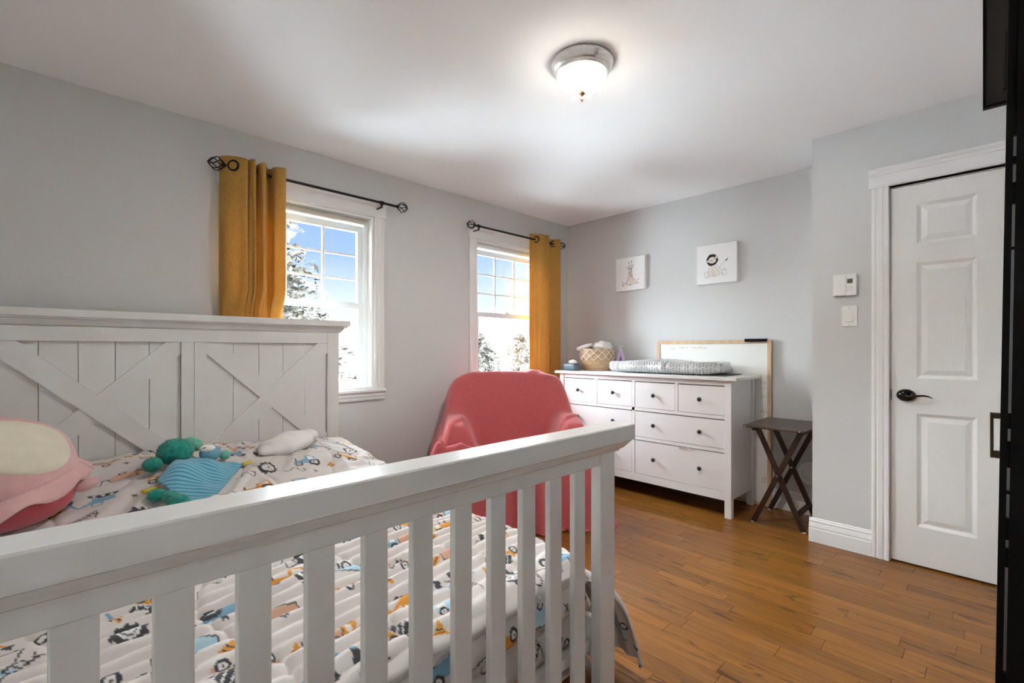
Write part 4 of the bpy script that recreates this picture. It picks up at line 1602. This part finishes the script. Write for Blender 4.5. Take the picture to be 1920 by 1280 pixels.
def knob(y, z, parent):
    b = bmesh.new()
    lathe(b, [(0.006, 0.0), (0.006, -0.010), (0.010, -0.013), (0.0145, -0.018), (0.0155, -0.023), (0.012, -0.028), (0.001, -0.030)], 20, (DF + 0.001, y, z), 'x')
    obj('knob', b, 'knob_black', parent, True)


def drawer(ya, yb, za, zb, knobs):
    g = 0.0028
    d = obj('drawer', B(DF + 0.0015, DF + 0.020, ya + g, yb - g, za + g, zb - 0.0075, 0.001), 'dresser_white', dr)
    for y in knobs:
        knob(y, (za + zb) / 2, d)


for (ya, yb) in ((1.287, 1.629), (1.651, 1.992), (2.016, 2.358), (2.380, 2.719)):
    drawer(ya, yb, 0.702, 0.912, ((ya + yb) / 2,))
for (ya, yb) in ((1.287, 1.992), (2.016, 2.719)):
    q = (1.458, 1.8205) if ya < 1.5 else (2.187, 2.549)
    drawer(ya, yb, 0.471, 0.678, q)
    drawer(ya, yb, 0.176, 0.447, q)
# scrap of white film caught in the lower drawer
b = bmesh.new()
rs = random.Random(3)
pts = [(DF - 0.004 - 0.006 * rs.random(), 1.50 + 0.016 * i, 0.447 + 0.010 * rs.uniform(-1, 1) - 0.004) for i in range(9)]
for i in range(8):
    a_, c_ = Vector(pts[i]), Vector(pts[i + 1])
    vs = [b.verts.new(p) for p in (a_, c_, c_ + Vector((0.004, 0, -0.010)), a_ + Vector((0.004, 0, -0.012)))]
    b.faces.new(vs)
flm = tag(obj('film_scrap', b, 'cloth_white', None, loc=(DF, 1.56, 0.44)), 'crumpled scrap of white film caught above the bottom dresser drawer', 'scrap')
md = flm.modifiers.new('t', 'SOLIDIFY'); md.thickness = 0.0015

TOPZ = 0.970
# changing pad
mt_ = tag(obj('pad_sheet', B(3.400, 3.735, 1.330, 2.02, TOPZ + 0.0005, TOPZ + 0.006, 0.002), 'sheet_dark', None, loc=(3.56, 1.68, TOPZ)), 'thin dark sheet under the changing pad on the dresser', 'mat')  # thin dark grey slab between dresser top and pad
cpz = TOPZ + 0.0065


def build_pad():
    c = thing('changing_pad', 'light grey dotted plush changing pad on the dresser top', 'changing pad', (3.545, 1.845, cpz))
    ny, nx = 150, 70
    ty = np.linspace(-1, 1, ny)
    tx = np.linspace(-1, 1, nx)
    TX_, TY_ = np.meshgrid(tx, ty)
    hl, hw, rr_ = 0.480, 0.190, 0.05
    # superellipse pad: closed tube of cross-sections along the length
    na = 64
    A = np.linspace(0, 2 * math.pi, na, endpoint=True)
    Lp = np.linspace(-1, 1, 170)
    X = np.zeros((len(Lp), na)); Y = X.copy(); Z = X.copy()
    for i, l in enumerate(Lp):
        endk = (1 - abs(l) ** 9) ** (1 / 3.0) if abs(l) < 1 else 0.0
        for j, a in enumerate(A):
            ca, sa = math.cos(a), math.sin(a)
            ex = abs(ca) ** 0.45 * math.copysign(1, ca)
            ez = abs(sa) ** 0.55 * math.copysign(1, sa)
            hx = hw * (0.75 + 0.25 * endk) * max(endk, 0.0)
            hz = 0.052 * max(endk, 0.0) ** 0.7
            trough = 0.016 * (1 - ex * ex) * (1 if sa > 0 else 0)
            bulge = 0.010 * math.sin(l * 5 + 1) * (1 if sa > 0 else 0.0)
            sway = 0.010 * math.sin(l * 11) * (1 - abs(ez))
            X[i, j] = 3.545 + ex * hx + sway * (1 if ca < 0 else 0)
            Y[i, j] = 1.845 + l * hl
            Z[i, j] = cpz + 0.052 + ez * hz - trough * hz / 0.052 + bulge * (0.5 + 0.5 * sa)
    # gathered folds on the side towards the room
    lo, aa = np.meshgrid(Lp, A, indexing='ij')
    fold = np.sin(lo * 42) * np.exp(-((lo + 0.15) / 0.10) ** 2) + np.sin(lo * 60) * np.exp(-((lo - 0.82) / 0.12) ** 2) + 0.7 * np.sin(lo * 50 + 1) * np.exp(-((lo + 0.55) / 0.12) ** 2)
    X += -0.007 * fold * np.clip(-np.cos(aa), 0, 1)
    Z = np.maximum(Z, cpz)
    grid_mesh('cover', X, Y, Z, 'minky', c, loc=(3.545, 1.845, cpz))
    # minky dots, tiny bumps on the top and the side towards the room
    db = bmesh.new()
    for i in range(2, 168, 4):
        for jj, j in enumerate(range(12, 42, 2)):
            jo = j + (1 if (i // 4) % 2 else 0)
            p = Vector((X[i, jo], Y[i, jo], Z[i, jo]))
            pu = Vector((X[i, (jo + 1) % na] - X[i, jo - 1], Y[i, (jo + 1) % na] - Y[i, jo - 1], Z[i, (jo + 1) % na] - Z[i, jo - 1]))
            pv = Vector((X[i + 1, jo] - X[i - 1, jo], Y[i + 1, jo] - Y[i - 1, jo], Z[i + 1, jo] - Z[i - 1, jo]))
            if pu.length < 1e-6 or pv.length < 1e-6:
                continue
            nrm = pv.cross(pu).normalized()
            cen = Vector((3.545, Y[i, jo], cpz + 0.052))
            if nrm.dot(p - cen) < 0:
                nrm = -nrm
            a1 = pu.normalized() * 0.0085
            a2 = pv.normalized() * 0.0085
            ringv = [db.verts.new(p + a1 * math.cos(q * math.pi / 3) + a2 * math.sin(q * math.pi / 3) + nrm * 0.001) for q in range(6)]
            apex = db.verts.new(p + nrm * 0.0085)
            for q in range(6):
                db.faces.new((ringv[q], ringv[(q + 1) % 6], apex))
    o = obj('plush_dots', db, 'minky_dot', c, True)
    o['kind'] = 'stuff'


build_pad()

# woven basket with a net band
bkx, bky = 3.585, 2.562
bk = thing('basket', 'round woven seagrass basket with a white net band on the dresser', 'basket', (bkx, bky, TOPZ))
b = bmesh.new()
prof = []
nr = 17
for i in range(nr * 4 + 1):
    u_ = i / (nr * 4)
    rad = 0.118 + 0.036 * math.sin(min(u_ * 1.15, 1) * math.pi * 0.62)
    prof.append((rad + 0.0028 * math.sin(i * math.pi / 2), 0.004 + 0.196 * u_))
inner = [(r_ - 0.010, h_) for r_, h_ in reversed(prof[4:])]
lathe(b, [(0.001, 0.0), (0.112, 0.0)] + prof + inner + [(0.001, 0.02)], 56, (bkx, bky, TOPZ))
# pinch the coils into braid
for v in b.verts:
    a = math.atan2(v.co.y - bky, v.co.x - bkx)
    k_ = 1 + 0.007 * math.sin(a * 56 + round((v.co.z - TOPZ) / 0.0115) * math.pi)
    v.co.x = bkx + (v.co.x - bkx) * k_
    v.co.y = bky + (v.co.y - bky) * k_
body = obj('woven_body', b, 'wicker', bk, True)
nb = bmesh.new()
for k in range(14):
    for sg_ in (-1, 1):
        pts = []
        for i in range(9):
            u_ = i / 8
            a = 2 * math.pi * (k + sg_ * u_ * 1.5) / 14
            hh = 0.098 + 0.100 * u_
            rad = 0.118 + 0.036 * math.sin(min(hh / 0.2 * 1.15, 1) * math.pi * 0.62) + 0.005
            pts.append((bkx + rad * math.cos(a), bky + rad * math.sin(a), TOPZ + hh))
        tube(nb, pts, 0.0035, 6)
obj('net_band', nb, 'net_white', bk, True)
CR = lambda s_: (lambda d: 1 + 0.10 * math.sin(6 * d.x + s_) * math.cos(5 * d.y - s_) + 0.05 * math.sin(13 * d.z + 7 * d.x + s_))
for (dx, dy, dz, r_, m_, lb_, s_) in ((0.01, -0.055, 0.215, (0.095, 0.085, 0.055), 'cloth_white', 'crumpled white cloth heaped in the woven basket', 1.0),
                                  (-0.02, 0.075, 0.205, (0.055, 0.06, 0.034), 'cloth_grey_blue', 'grey-blue patterned cloth tucked into the woven basket', 2.1)):
    b = bmesh.new()
    ellipsoid(b, (bkx + dx, bky + dy, TOPZ + dz), r_, 36, 24, None, CR(s_))
    tag(obj('cloth', b, m_, None, True, (bkx + dx, bky + dy, TOPZ + dz)), lb_, 'cloth')
b = bmesh.new()
tube(b, [(bkx - 0.125, bky + 0.135, TOPZ + 0.198), (bkx - 0.11, bky + 0.09, TOPZ + 0.21), (bkx - 0.10, bky + 0.03, TOPZ + 0.225), (bkx - 0.095, bky - 0.01, TOPZ + 0.235)], 0.021, 14, taper=[0.7, 1, 1, 0.8])
tag(obj('rolled_cloth', b, 'cloth_white', None, True, (bkx - 0.10, bky + 0.06, TOPZ + 0.21)), 'rolled white cloth lying over the basket rim', 'cloth')

# lotion bottle
lx, ly = 3.675, 2.362
bt = thing('lotion_bottle', 'lilac pump bottle standing behind the changing pad', 'bottle', (lx, ly, TOPZ))
b = bmesh.new()
lathe(b, [(0.001, 0), (0.040, 0), (0.043, 0.006), (0.044, 0.06), (0.042, 0.10), (0.036, 0.135), (0.026, 0.165), (0.016, 0.182), (0.013, 0.186)], 36, (lx, ly, TOPZ), 'z', 0.62, 1.0)
obj('bottle_body', b, 'lotion', bt, True)
b = bmesh.new()
lathe(b, [(0.014, 0.184), (0.014, 0.198), (0.006, 0.200), (0.006, 0.218), (0.009, 0.219), (0.009, 0.228), (0.001, 0.229)], 20, (lx, ly, TOPZ))
box(b, lx - 0.008, lx + 0.008, ly - 0.030, ly + 0.022, TOPZ + 0.219, TOPZ + 0.227, 0.002)
obj('pump', b, 'plastic_white', bt)
b = bmesh.new()
hull_poly(b, [(lx - 0.0285, ly - 0.034, TOPZ + 0.085), (lx - 0.0285, ly + 0.006, TOPZ + 0.085), (lx - 0.0268, ly - 0.014, TOPZ + 0.138)], (0.004, 0, 0))
obj('label', b, 'lotion_label', bt)

# slate wipes case with white wipe
wx, wy = 3.375, 2.695
wp = thing('wipes_case', 'small slate-blue case with a white wipe sticking out on the dresser end', 'wipes case', (wx, wy, TOPZ))
obj('case', B(wx - 0.045, wx + 0.045, wy - 0.072, wy + 0.072, TOPZ, TOPZ + 0.068, 0.022, 4), 'slate', wp, True)
b = bmesh.new()
ellipsoid(b, (wx, wy - 0.015, TOPZ + 0.076), (0.022, 0.042, 0.022), 24, 16, None, CR(0.4))
obj('wipe', b, 'cloth_white', wp, True)

# ------------------------------------------------------------------ whiteboard behind the dresser
wb = thing('whiteboard', 'large whiteboard with pale wood frame standing behind the dresser', 'whiteboard', (3.77, 1.588, 0))
bx0, bx1, bya, byb, bzt = 3.756, 3.766, 1.132, 2.044, 1.236
obj('board', B(bx0 + 0.003, bx1, bya + 0.012, byb - 0.012, 0.016, bzt - 0.012), 'board_white', wb)
for a in ((bya, bya + 0.026, 0, bzt), (byb - 0.026, byb, 0, bzt)):
    obj('frame_bar', B(bx0 - 0.004, bx1, a[0], a[1], a[2] + 0.001, a[3], 0.001), 'pale_wood', wb)
for a in ((0.001, 0.026), (bzt - 0.026, bzt)):
    obj('frame_bar', B(bx0 - 0.0035, bx1, bya + 0.026, byb - 0.026, a[0], a[1], 0.001), 'pale_wood', wb)
pw = lambda u_, v_, l_: (bx0 + 0.003 - l_, u_, v_)


def scribble(x_start, z_, n_, h_, wstep, seed):
    r_ = random.Random(seed)
    polys, y_ = [], x_start
    for i in range(n_):
        if r_.random() < 0.13:
            y_ -= wstep * 1.2
            continue
        k_ = r_.choice((0, 1, 2, 3))
        zz_ = z_ + r_.uniform(-0.002, 0.002)
        if k_ == 0:
            polys.append([(y_, zz_ + h_), (y_ - wstep * 0.25, zz_), (y_ - wstep * 0.7, zz_ + h_)])
        elif k_ == 1:
            polys.append(arc(y_ - wstep * 0.4, zz_ + h_ * 0.4, wstep * 0.35, h_ * 0.4, 40, 330, 10))
        elif k_ == 2:
            polys.append([(y_, zz_), (y_, zz_ + h_ * 0.7), (y_ - wstep * 0.35, zz_ + h_ * 0.5), (y_ - wstep * 0.4, zz_), (y_ - wstep * 0.75, zz_ + h_ * 0.6)])
        else:
            polys.append([(y_, zz_ + h_ * 0.6), (y_ - wstep * 0.6, zz_ + h_ * 0.6), (y_ - wstep * 0.3, zz_ - h_ * 0.3)])
        y_ -= wstep
    return polys


strokes('handwriting', scribble(1.930, 1.166, 4, 0.016, 0.016, 1) + scribble(1.845, 1.172, 5, 0.015, 0.016, 2) + scribble(1.735, 1.170, 8, 0.016, 0.016, 4), 0.0022, pw, 'ink_red', wb)
strokes('handwriting', scribble(1.205, 0.905, 4, 0.024, 0.012, 8) + scribble(1.205, 0.872, 3, 0.004, 0.012, 3) + scribble(1.200, 0.80, 2, 0.02, 0.02, 6) + scribble(1.205, 0.690, 4, 0.022, 0.013, 5) + scribble(1.200, 0.595, 3, 0.018, 0.013, 9) + scribble(1.200, 0.46, 3, 0.02, 0.013, 12) + scribble(1.200, 0.17, 3, 0.05, 0.014, 13), 0.002, pw, 'ink_red', wb)
tag(obj('board_eraser', B(bx0 - 0.022, bx1 + 0.004, 1.158, 1.312, bzt - 0.014, bzt + 0.008, 0.002), 'black_matte', None, loc=(bx0, 1.235, bzt)), 'black eraser bar clipped on the top edge of the whiteboard', 'eraser')

# ------------------------------------------------------------------ canvases


def canvas(label, y0, y1, z0, z1):
    c = thing('canvas_print', label, 'canvas print', (XB, (y0 + y1) / 2, z0), 'nursery canvas prints')
    obj('canvas', B(XB - 0.034, XB - 0.001, y0, y1, z0, z1, 0.002), 'canvas_white', c)
    return c


g = canvas('square white canvas with a sitting giraffe drawing', 2.162, 2.462, 1.706, 2.008)
# drawing plane: u to the viewer's right (= -y), v up, 0..1 over the canvas
pg = lambda u_, v_, l_: (XB - 0.034 - l_ - 0.0004, 2.462 - u_ * 0.300, 1.706 + v_ * 0.302)
body_poly = [(0.27, 0.20), (0.36, 0.24), (0.41, 0.32), (0.44, 0.50), (0.45, 0.66), (0.50, 0.74), (0.57, 0.69), (0.565, 0.55), (0.60, 0.38), (0.68, 0.30), (0.76, 0.26), (0.77, 0.19), (0.60, 0.19), (0.50, 0.16), (0.36, 0.17)]
blob('drawing_wash', [body_poly], pg, 'ink_peach', g)
lines = [body_poly[:9], [(0.60, 0.38), (0.68, 0.29), (0.80, 0.30), (0.84, 0.33)], [(0.22, 0.30), (0.26, 0.20), (0.24, 0.16)], [(0.36, 0.17), (0.50, 0.155), (0.60, 0.19), (0.77, 0.19), (0.78, 0.24)],
         arc(0.255, 0.20, 0.03, 0.075, -80, 100), arc(0.515, 0.70, 0.075, 0.075, 0, 360), [(0.45, 0.72), (0.36, 0.68), (0.39, 0.65), (0.45, 0.66)], [(0.58, 0.74), (0.65, 0.80), (0.64, 0.74), (0.58, 0.70)], [(0.49, 0.77), (0.47, 0.83)], [(0.55, 0.78), (0.56, 0.85)]]
strokes('drawing_lines', [[(p[0], p[1]) for p in l] for l in lines], 0.010, pg, 'ink_grey', g, 0.001)
rsp = random.Random(2)
spots = []
for k in range(46):
    vv = rsp.uniform(0.2, 0.68)
    hw_ = 0.05 + 0.13 * max(0, (0.40 - vv) / 0.22) ** 1.0
    uu = 0.515 + rsp.uniform(-hw_, hw_)
    spots.append(arc(uu, vv, 0.010, 0.011, 0, 330, 6))
blob('drawing_spots', spots, pg, 'ink_brown', g, 0.0012)
blob('drawing_horns', [arc(0.465, 0.845, 0.016, 0.02, 0, 330, 8), arc(0.565, 0.865, 0.016, 0.02, 0, 330, 8), arc(0.48, 0.70, 0.010, 0.012, 0, 330, 6), arc(0.55, 0.715, 0.010, 0.012, 0, 330, 6), arc(0.25, 0.15, 0.016, 0.012, 0, 330, 6), arc(0.52, 0.165, 0.03, 0.012, 0, 330, 6), arc(0.78, 0.21, 0.012, 0.02, 0, 330, 6)], pg, 'ink_dark', g, 0.0014)

ln_ = canvas('square white canvas with a sitting lion drawing', 1.372, 1.688, 1.692, 2.004)
pn = lambda u_, v_, l_: (XB - 0.034 - l_ - 0.0004, 1.688 - u_ * 0.316, 1.692 + v_ * 0.312)
mane = []
rsm = random.Random(4)
for k in range(120):
    a = 2 * math.pi * k / 120
    r0_, r1_ = 0.085, 0.140 + rsm.uniform(-0.012, 0.022)
    mane.append([(0.40 + r0_ * math.cos(a), 0.60 + r0_ * 0.95 * math.sin(a)), (0.40 + r1_ * math.cos(a + 0.1), 0.60 + r1_ * math.sin(a + 0.1))])
strokes('drawing_mane', mane, 0.012, pn, 'ink_brown', ln_, 0.0006)
blob('drawing_wash', [arc(0.40, 0.595, 0.098, 0.085, 0, 345, 24), arc(0.295, 0.575, 0.028, 0.026, 0, 330, 10), arc(0.505, 0.665, 0.028, 0.026, 0, 330, 10), [(0.34, 0.42), (0.47, 0.44), (0.56, 0.30), (0.60, 0.19), (0.34, 0.17), (0.30, 0.30)]], pn, 'ink_peach', ln_, 0.0010)
ll = [[(0.33, 0.42), (0.29, 0.30), (0.33, 0.17)], [(0.40, 0.38), (0.41, 0.24), (0.40, 0.18), (0.47, 0.18), (0.46, 0.30)], [(0.47, 0.43), (0.56, 0.30), (0.60, 0.20)], arc(0.25, 0.24, 0.045, 0.075, 0, 360), arc(0.27, 0.19, 0.05, 0.03, 180, 380),
      arc(0.50, 0.20, 0.05, 0.03, 150, 390), arc(0.69, 0.26, 0.065, 0.085, 0, 360), arc(0.69, 0.32, 0.016, 0.016, 0, 360), arc(0.66, 0.24, 0.02, 0.03, 0, 360), [(0.60, 0.30), (0.60, 0.40), (0.65, 0.48), (0.72, 0.54)], [(0.52, 0.47), (0.58, 0.38), (0.61, 0.33)],
      arc(0.40, 0.555, 0.03, 0.02, 180, 360), arc(0.295, 0.575, 0.03, 0.028, 60, 300), arc(0.505, 0.665, 0.03, 0.028, -110, 130)]
strokes('drawing_lines', ll, 0.0065, pn, 'ink_grey', ln_, 0.0014)
blob('drawing_eyes', [arc(0.355, 0.585, 0.010, 0.016, 0, 330, 8), arc(0.445, 0.625, 0.010, 0.016, 0, 330, 8), arc(0.395, 0.585, 0.012, 0.009, 0, 330, 8), [(0.72, 0.53), (0.735, 0.56), (0.80, 0.62), (0.765, 0.545)]], pn, 'ink_dark', ln_, 0.0016)

# ------------------------------------------------------------------ tray table
tt_ = thing('tray_table', 'dark brown folding tray table with crossed legs in the corner', 'tray table', (3.50, 0.96, 0))
TZ = 0.668
tp = bmesh.new()
box(tp, 3.245, 3.735, 0.79, 1.150, TZ - 0.018, TZ, 0.006, 2)
obj('tabletop', tp, 'walnut_top', tt_)


def leg_bar(x_, ya, za, yb, zb, wd=0.030, th_=0.016):
    b = bmesh.new()
    d_ = Vector((yb - ya, zb - za)).normalized()
    n_ = Vector((-d_.y, d_.x)) * wd / 2
    hull_poly(b, [(x_, ya + n_.x, za + n_.y), (x_, yb + n_.x, zb + n_.y), (x_, yb - n_.x, zb - n_.y), (x_, ya - n_.x, za - n_.y)], (th_, 0, 0))
    return b


for (x_, s_) in ((3.352, 1), (3.690, -1)):
    obj('leg', leg_bar(x_, 1.122, 0.008, 0.840, TZ - 0.030), 'walnut', tt_)
    obj('leg', leg_bar(x_ + s_ * 0.017, 0.832, 0.008, 1.105, TZ - 0.022), 'walnut', tt_)
    for (yy, off) in ((1.122, 0), (0.832, s_ * 0.017)):
        obj('foot_pad', B(x_ + off + 0.002, x_ + off + 0.014, yy - 0.014, yy + 0.014, 0, 0.006), 'plastic_white', tt_)
    b = bmesh.new()
    lathe(b, [(0.006, -0.004), (0.006, 0.004)], 12, (x_ - 0.003 if s_ > 0 else x_ - 0.02, 0.977, 0.338), 'x')
    obj('pivot_pin', b, 'brass_pin', tt_)
obj('top_rail', B(3.300, 3.700, 0.828, 0.850, TZ - 0.048, TZ - 0.018, 0.002), 'walnut', tt_)
obj('top_rail', B(3.300, 3.700, 1.092, 1.114, TZ - 0.040, TZ - 0.018, 0.002), 'walnut', tt_)
obj('cross_bar', B(3.384, 3.690, 0.858, 0.882, 0.085, 0.115, 0.003), 'walnut', tt_)
for yy in (0.82, 1.135):
    b = bmesh.new()
    ellipsoid(b, (3.243, yy, TZ - 0.010), (0.003, 0.005, 0.005), 10, 8)
    obj('corner_pin', b, 'brass_pin', tt_)

# ------------------------------------------------------------------ black rack at the right edge
RX = 1.45
rk_ = thing('storage_rack', 'tall black storage rack close by at the right edge', 'storage rack', (1.67, -0.25, 0))


RY0 = -0.0146      # left edge of the near post
RY1 = -0.0255
RY2 = -0.0302
lean = 0.0135


def lean_obj(name, bm_, m_, parent=rk_):
    for v in bm_.verts:
        v.co.y += (v.co.z - 1.165) * -lean
    return obj(name, bm_, m_, parent)


lean_obj('post', B(RX, RX + 0.02, RY1, RY0, 0.0, 2.40), 'black_matte')
lean_obj('post', B(RX, RX + 0.02, -0.52, -0.50, 0.0, 2.40), 'black_matte')
lean_obj('post', B(RX + 0.43, RX + 0.45, RY1, RY0 - 0.004, 0.0, 2.40), 'black_matte')
lean_obj('post', B(RX + 0.43, RX + 0.45, -0.52, -0.50, 0.0, 2.40), 'black_matte')
lean_obj('drawer_tower', B(RX, RX + 0.43, -0.50, RY2, 0.06, 2.38), 'black_matte')
for za, zb in ((0.06, 0.470), (0.698, 0.738), (0.757, 0.803), (0.855, 0.862), (0.912, 0.968), (0.995, 1.028), (1.378, 1.383), (1.475, 1.52), (1.560, 1.575), (1.62, 2.39)):
    lean_obj('shelf_bracket', B(RX + 0.004, RX + 0.016, RY2, RY1, za, zb), 'black_matte')
hz0, hz1, hx = 0.917, 1.020, 1.53
fy = 0.0036
hbm_ = bmesh.new()
box(hbm_, hx, hx + 0.012, fy - 0.006, fy, hz0, hz1, 0.001)
box(hbm_, hx, hx + 0.012, RY1, fy - 0.006, hz0, hz0 + 0.016, 0.001)
box(hbm_, hx, hx + 0.012, RY1, fy - 0.006, hz1 - 0.013, hz1, 0.001)
obj('side_handle', hbm_, 'bronze', rk_)
MX = 1.905
my = 0.0184
mon = thing('wall_monitor', 'dark framed panel mounted high on the rear of the black rack', 'monitor', (MX, -0.1, 1.86))
obj('screen_panel', B(MX, MX + 0.012, -0.36, my - 0.006, 1.862, 2.17), 'smoke_panel', mon)
fr_ = bmesh.new()
box(fr_, MX - 0.004, MX + 0.014, my - 0.006, my, 1.855, 2.20)
box(fr_, MX - 0.004, MX + 0.014, -0.37, my - 0.006, 2.17, 2.20)
box(fr_, MX - 0.004, MX + 0.014, -0.37, my - 0.006, 1.855, 1.862)
obj('bezel', fr_, 'black_matte', mon)
ar = bmesh.new()
tube(ar, [(MX - 0.004, my - 0.045, 1.895), (MX - 0.005, my - 0.05, 2.05)], 0.006, 8)
obj('mount_arm', ar, 'black_matte', mon)

# ------------------------------------------------------------------ outdoors
struct(obj('ground', B(-60, 90, YA + T + 0.3, 130, -3.3, -3.2), 'snow', None), 'snow-covered ground outside')


def conifer(label, x_, y_, h_, R, seed, nbr, m_, z0=-3.2, group='trees outside'):
    t_ = thing('conifer_tree', label, 'tree', (x_, y_, z0), group)
    b = bmesh.new()
    lathe(b, [(0.16 * h_ / 8, 0), (0.10 * h_ / 8, h_ * 0.5), (0.015, h_)], 10, (x_, y_, z0))
    obj('trunk', b, 'bark', t_)
    r_ = np.random.RandomState(seed)
    vs, fs = [], []
    for k in range(nbr):
        f = r_.rand() ** 0.8
        hh = h_ * (0.10 + 0.90 * f)
        L = R * (1 - f) ** 0.8 * r_.uniform(0.75, 1.05) + 0.08
        a = r_.rand() * 2 * math.pi
        n_ = int(14 + 26 * L)
        for j in range(n_):
            q = (j + r_.rand()) / n_
            px_, py_ = x_ + math.cos(a) * L * q, y_ + math.sin(a) * L * q
            pz_ = z0 + hh - 0.30 * L * q * q + 0.10 * L * q + r_.normal() * 0.03
            px_ += r_.normal() * 0.07 * (1.2 - q); py_ += r_.normal() * 0.07 * (1.2 - q)
            sz = r_.uniform(0.05, 0.11) * (h_ / 8) ** 0.5
            d1 = r_.normal(size=3) * [1, 1, 0.5]; d1 /= np.linalg.norm(d1)
            d2 = r_.normal(size=3) * [1, 1, 0.4]; d2 /= np.linalg.norm(d2)
            i0 = len(vs)
            c = np.array([px_, py_, pz_])
            vs += [c - d1 * sz, c + d2 * sz * 0.45, c + d1 * sz, c - d2 * sz * 0.45]
            fs.append((i0, i0 + 1, i0 + 2, i0 + 3))
    me = bpy.data.meshes.new('foliage')
    me.from_pydata([tuple(np.array(v) - np.array([x_, y_, z0])) for v in vs], [], fs)
    me.materials.append(MATS[m_])
    link(bpy.data.objects.new('foliage', me), t_)
    return t_


conifer('frosted spruce standing close outside the window behind the headboard', 2.1, 10.4, 10.2, 3.7, 1, 760, 'needles_frost')
conifer('pale fir seen at the left through the armchair window', 8.6, 10.2, 4.75, 2.3, 2, 520, 'needles_pale')
conifer('pale fir seen beside the curtain through the armchair window', 13.6, 13.6, 5.0, 2.6, 3, 520, 'needles_pale')
conifer('frosted young fir farther off beyond the armchair window, between two paler firs', 15.6, 19.5, 5.2, 2.7, 5, 480, 'needles_frost')
# distant bare wood edge
r_ = np.random.RandomState(9)
FAR = ((15.4, 41, 'pale leafless thicket far off, nearer the headboard in the left window'), (20.4, 43, 'pale leafless thicket far off, nearer the right frame of the left window'),
       (34.2, 42, 'pale leafless thicket far off at the left of the window behind the armchair'), (39.0, 44, 'pale leafless thicket far off in the middle of the window behind the armchair'), (43.8, 41, 'pale leafless thicket far off beside the curtain of the armchair window'))
for xx_, yy_, far_label in FAR:
    hh_ = r_.uniform(4.2, 6.3)
    b = bmesh.new()
    for q in range(44):
        a = r_.uniform(-1, 1)
        bx_, h1 = xx_ + r_.uniform(-1.7, 1.7), hh_ * r_.uniform(0.55, 1)
        tube(b, [(bx_, yy_ + r_.normal() * 0.5, -3.2), (bx_ + a * 0.3, yy_, -3.2 + h1 * 0.5), (bx_ + a * 0.8, yy_, -3.2 + h1)], 0.10, 4, taper=[1, 0.8, 0.4])
    o = obj('bare_tree', b, 'twigs_far', None, loc=(xx_, yy_, -3.2))
    tag(o, far_label, 'tree', 'distant wood edge')
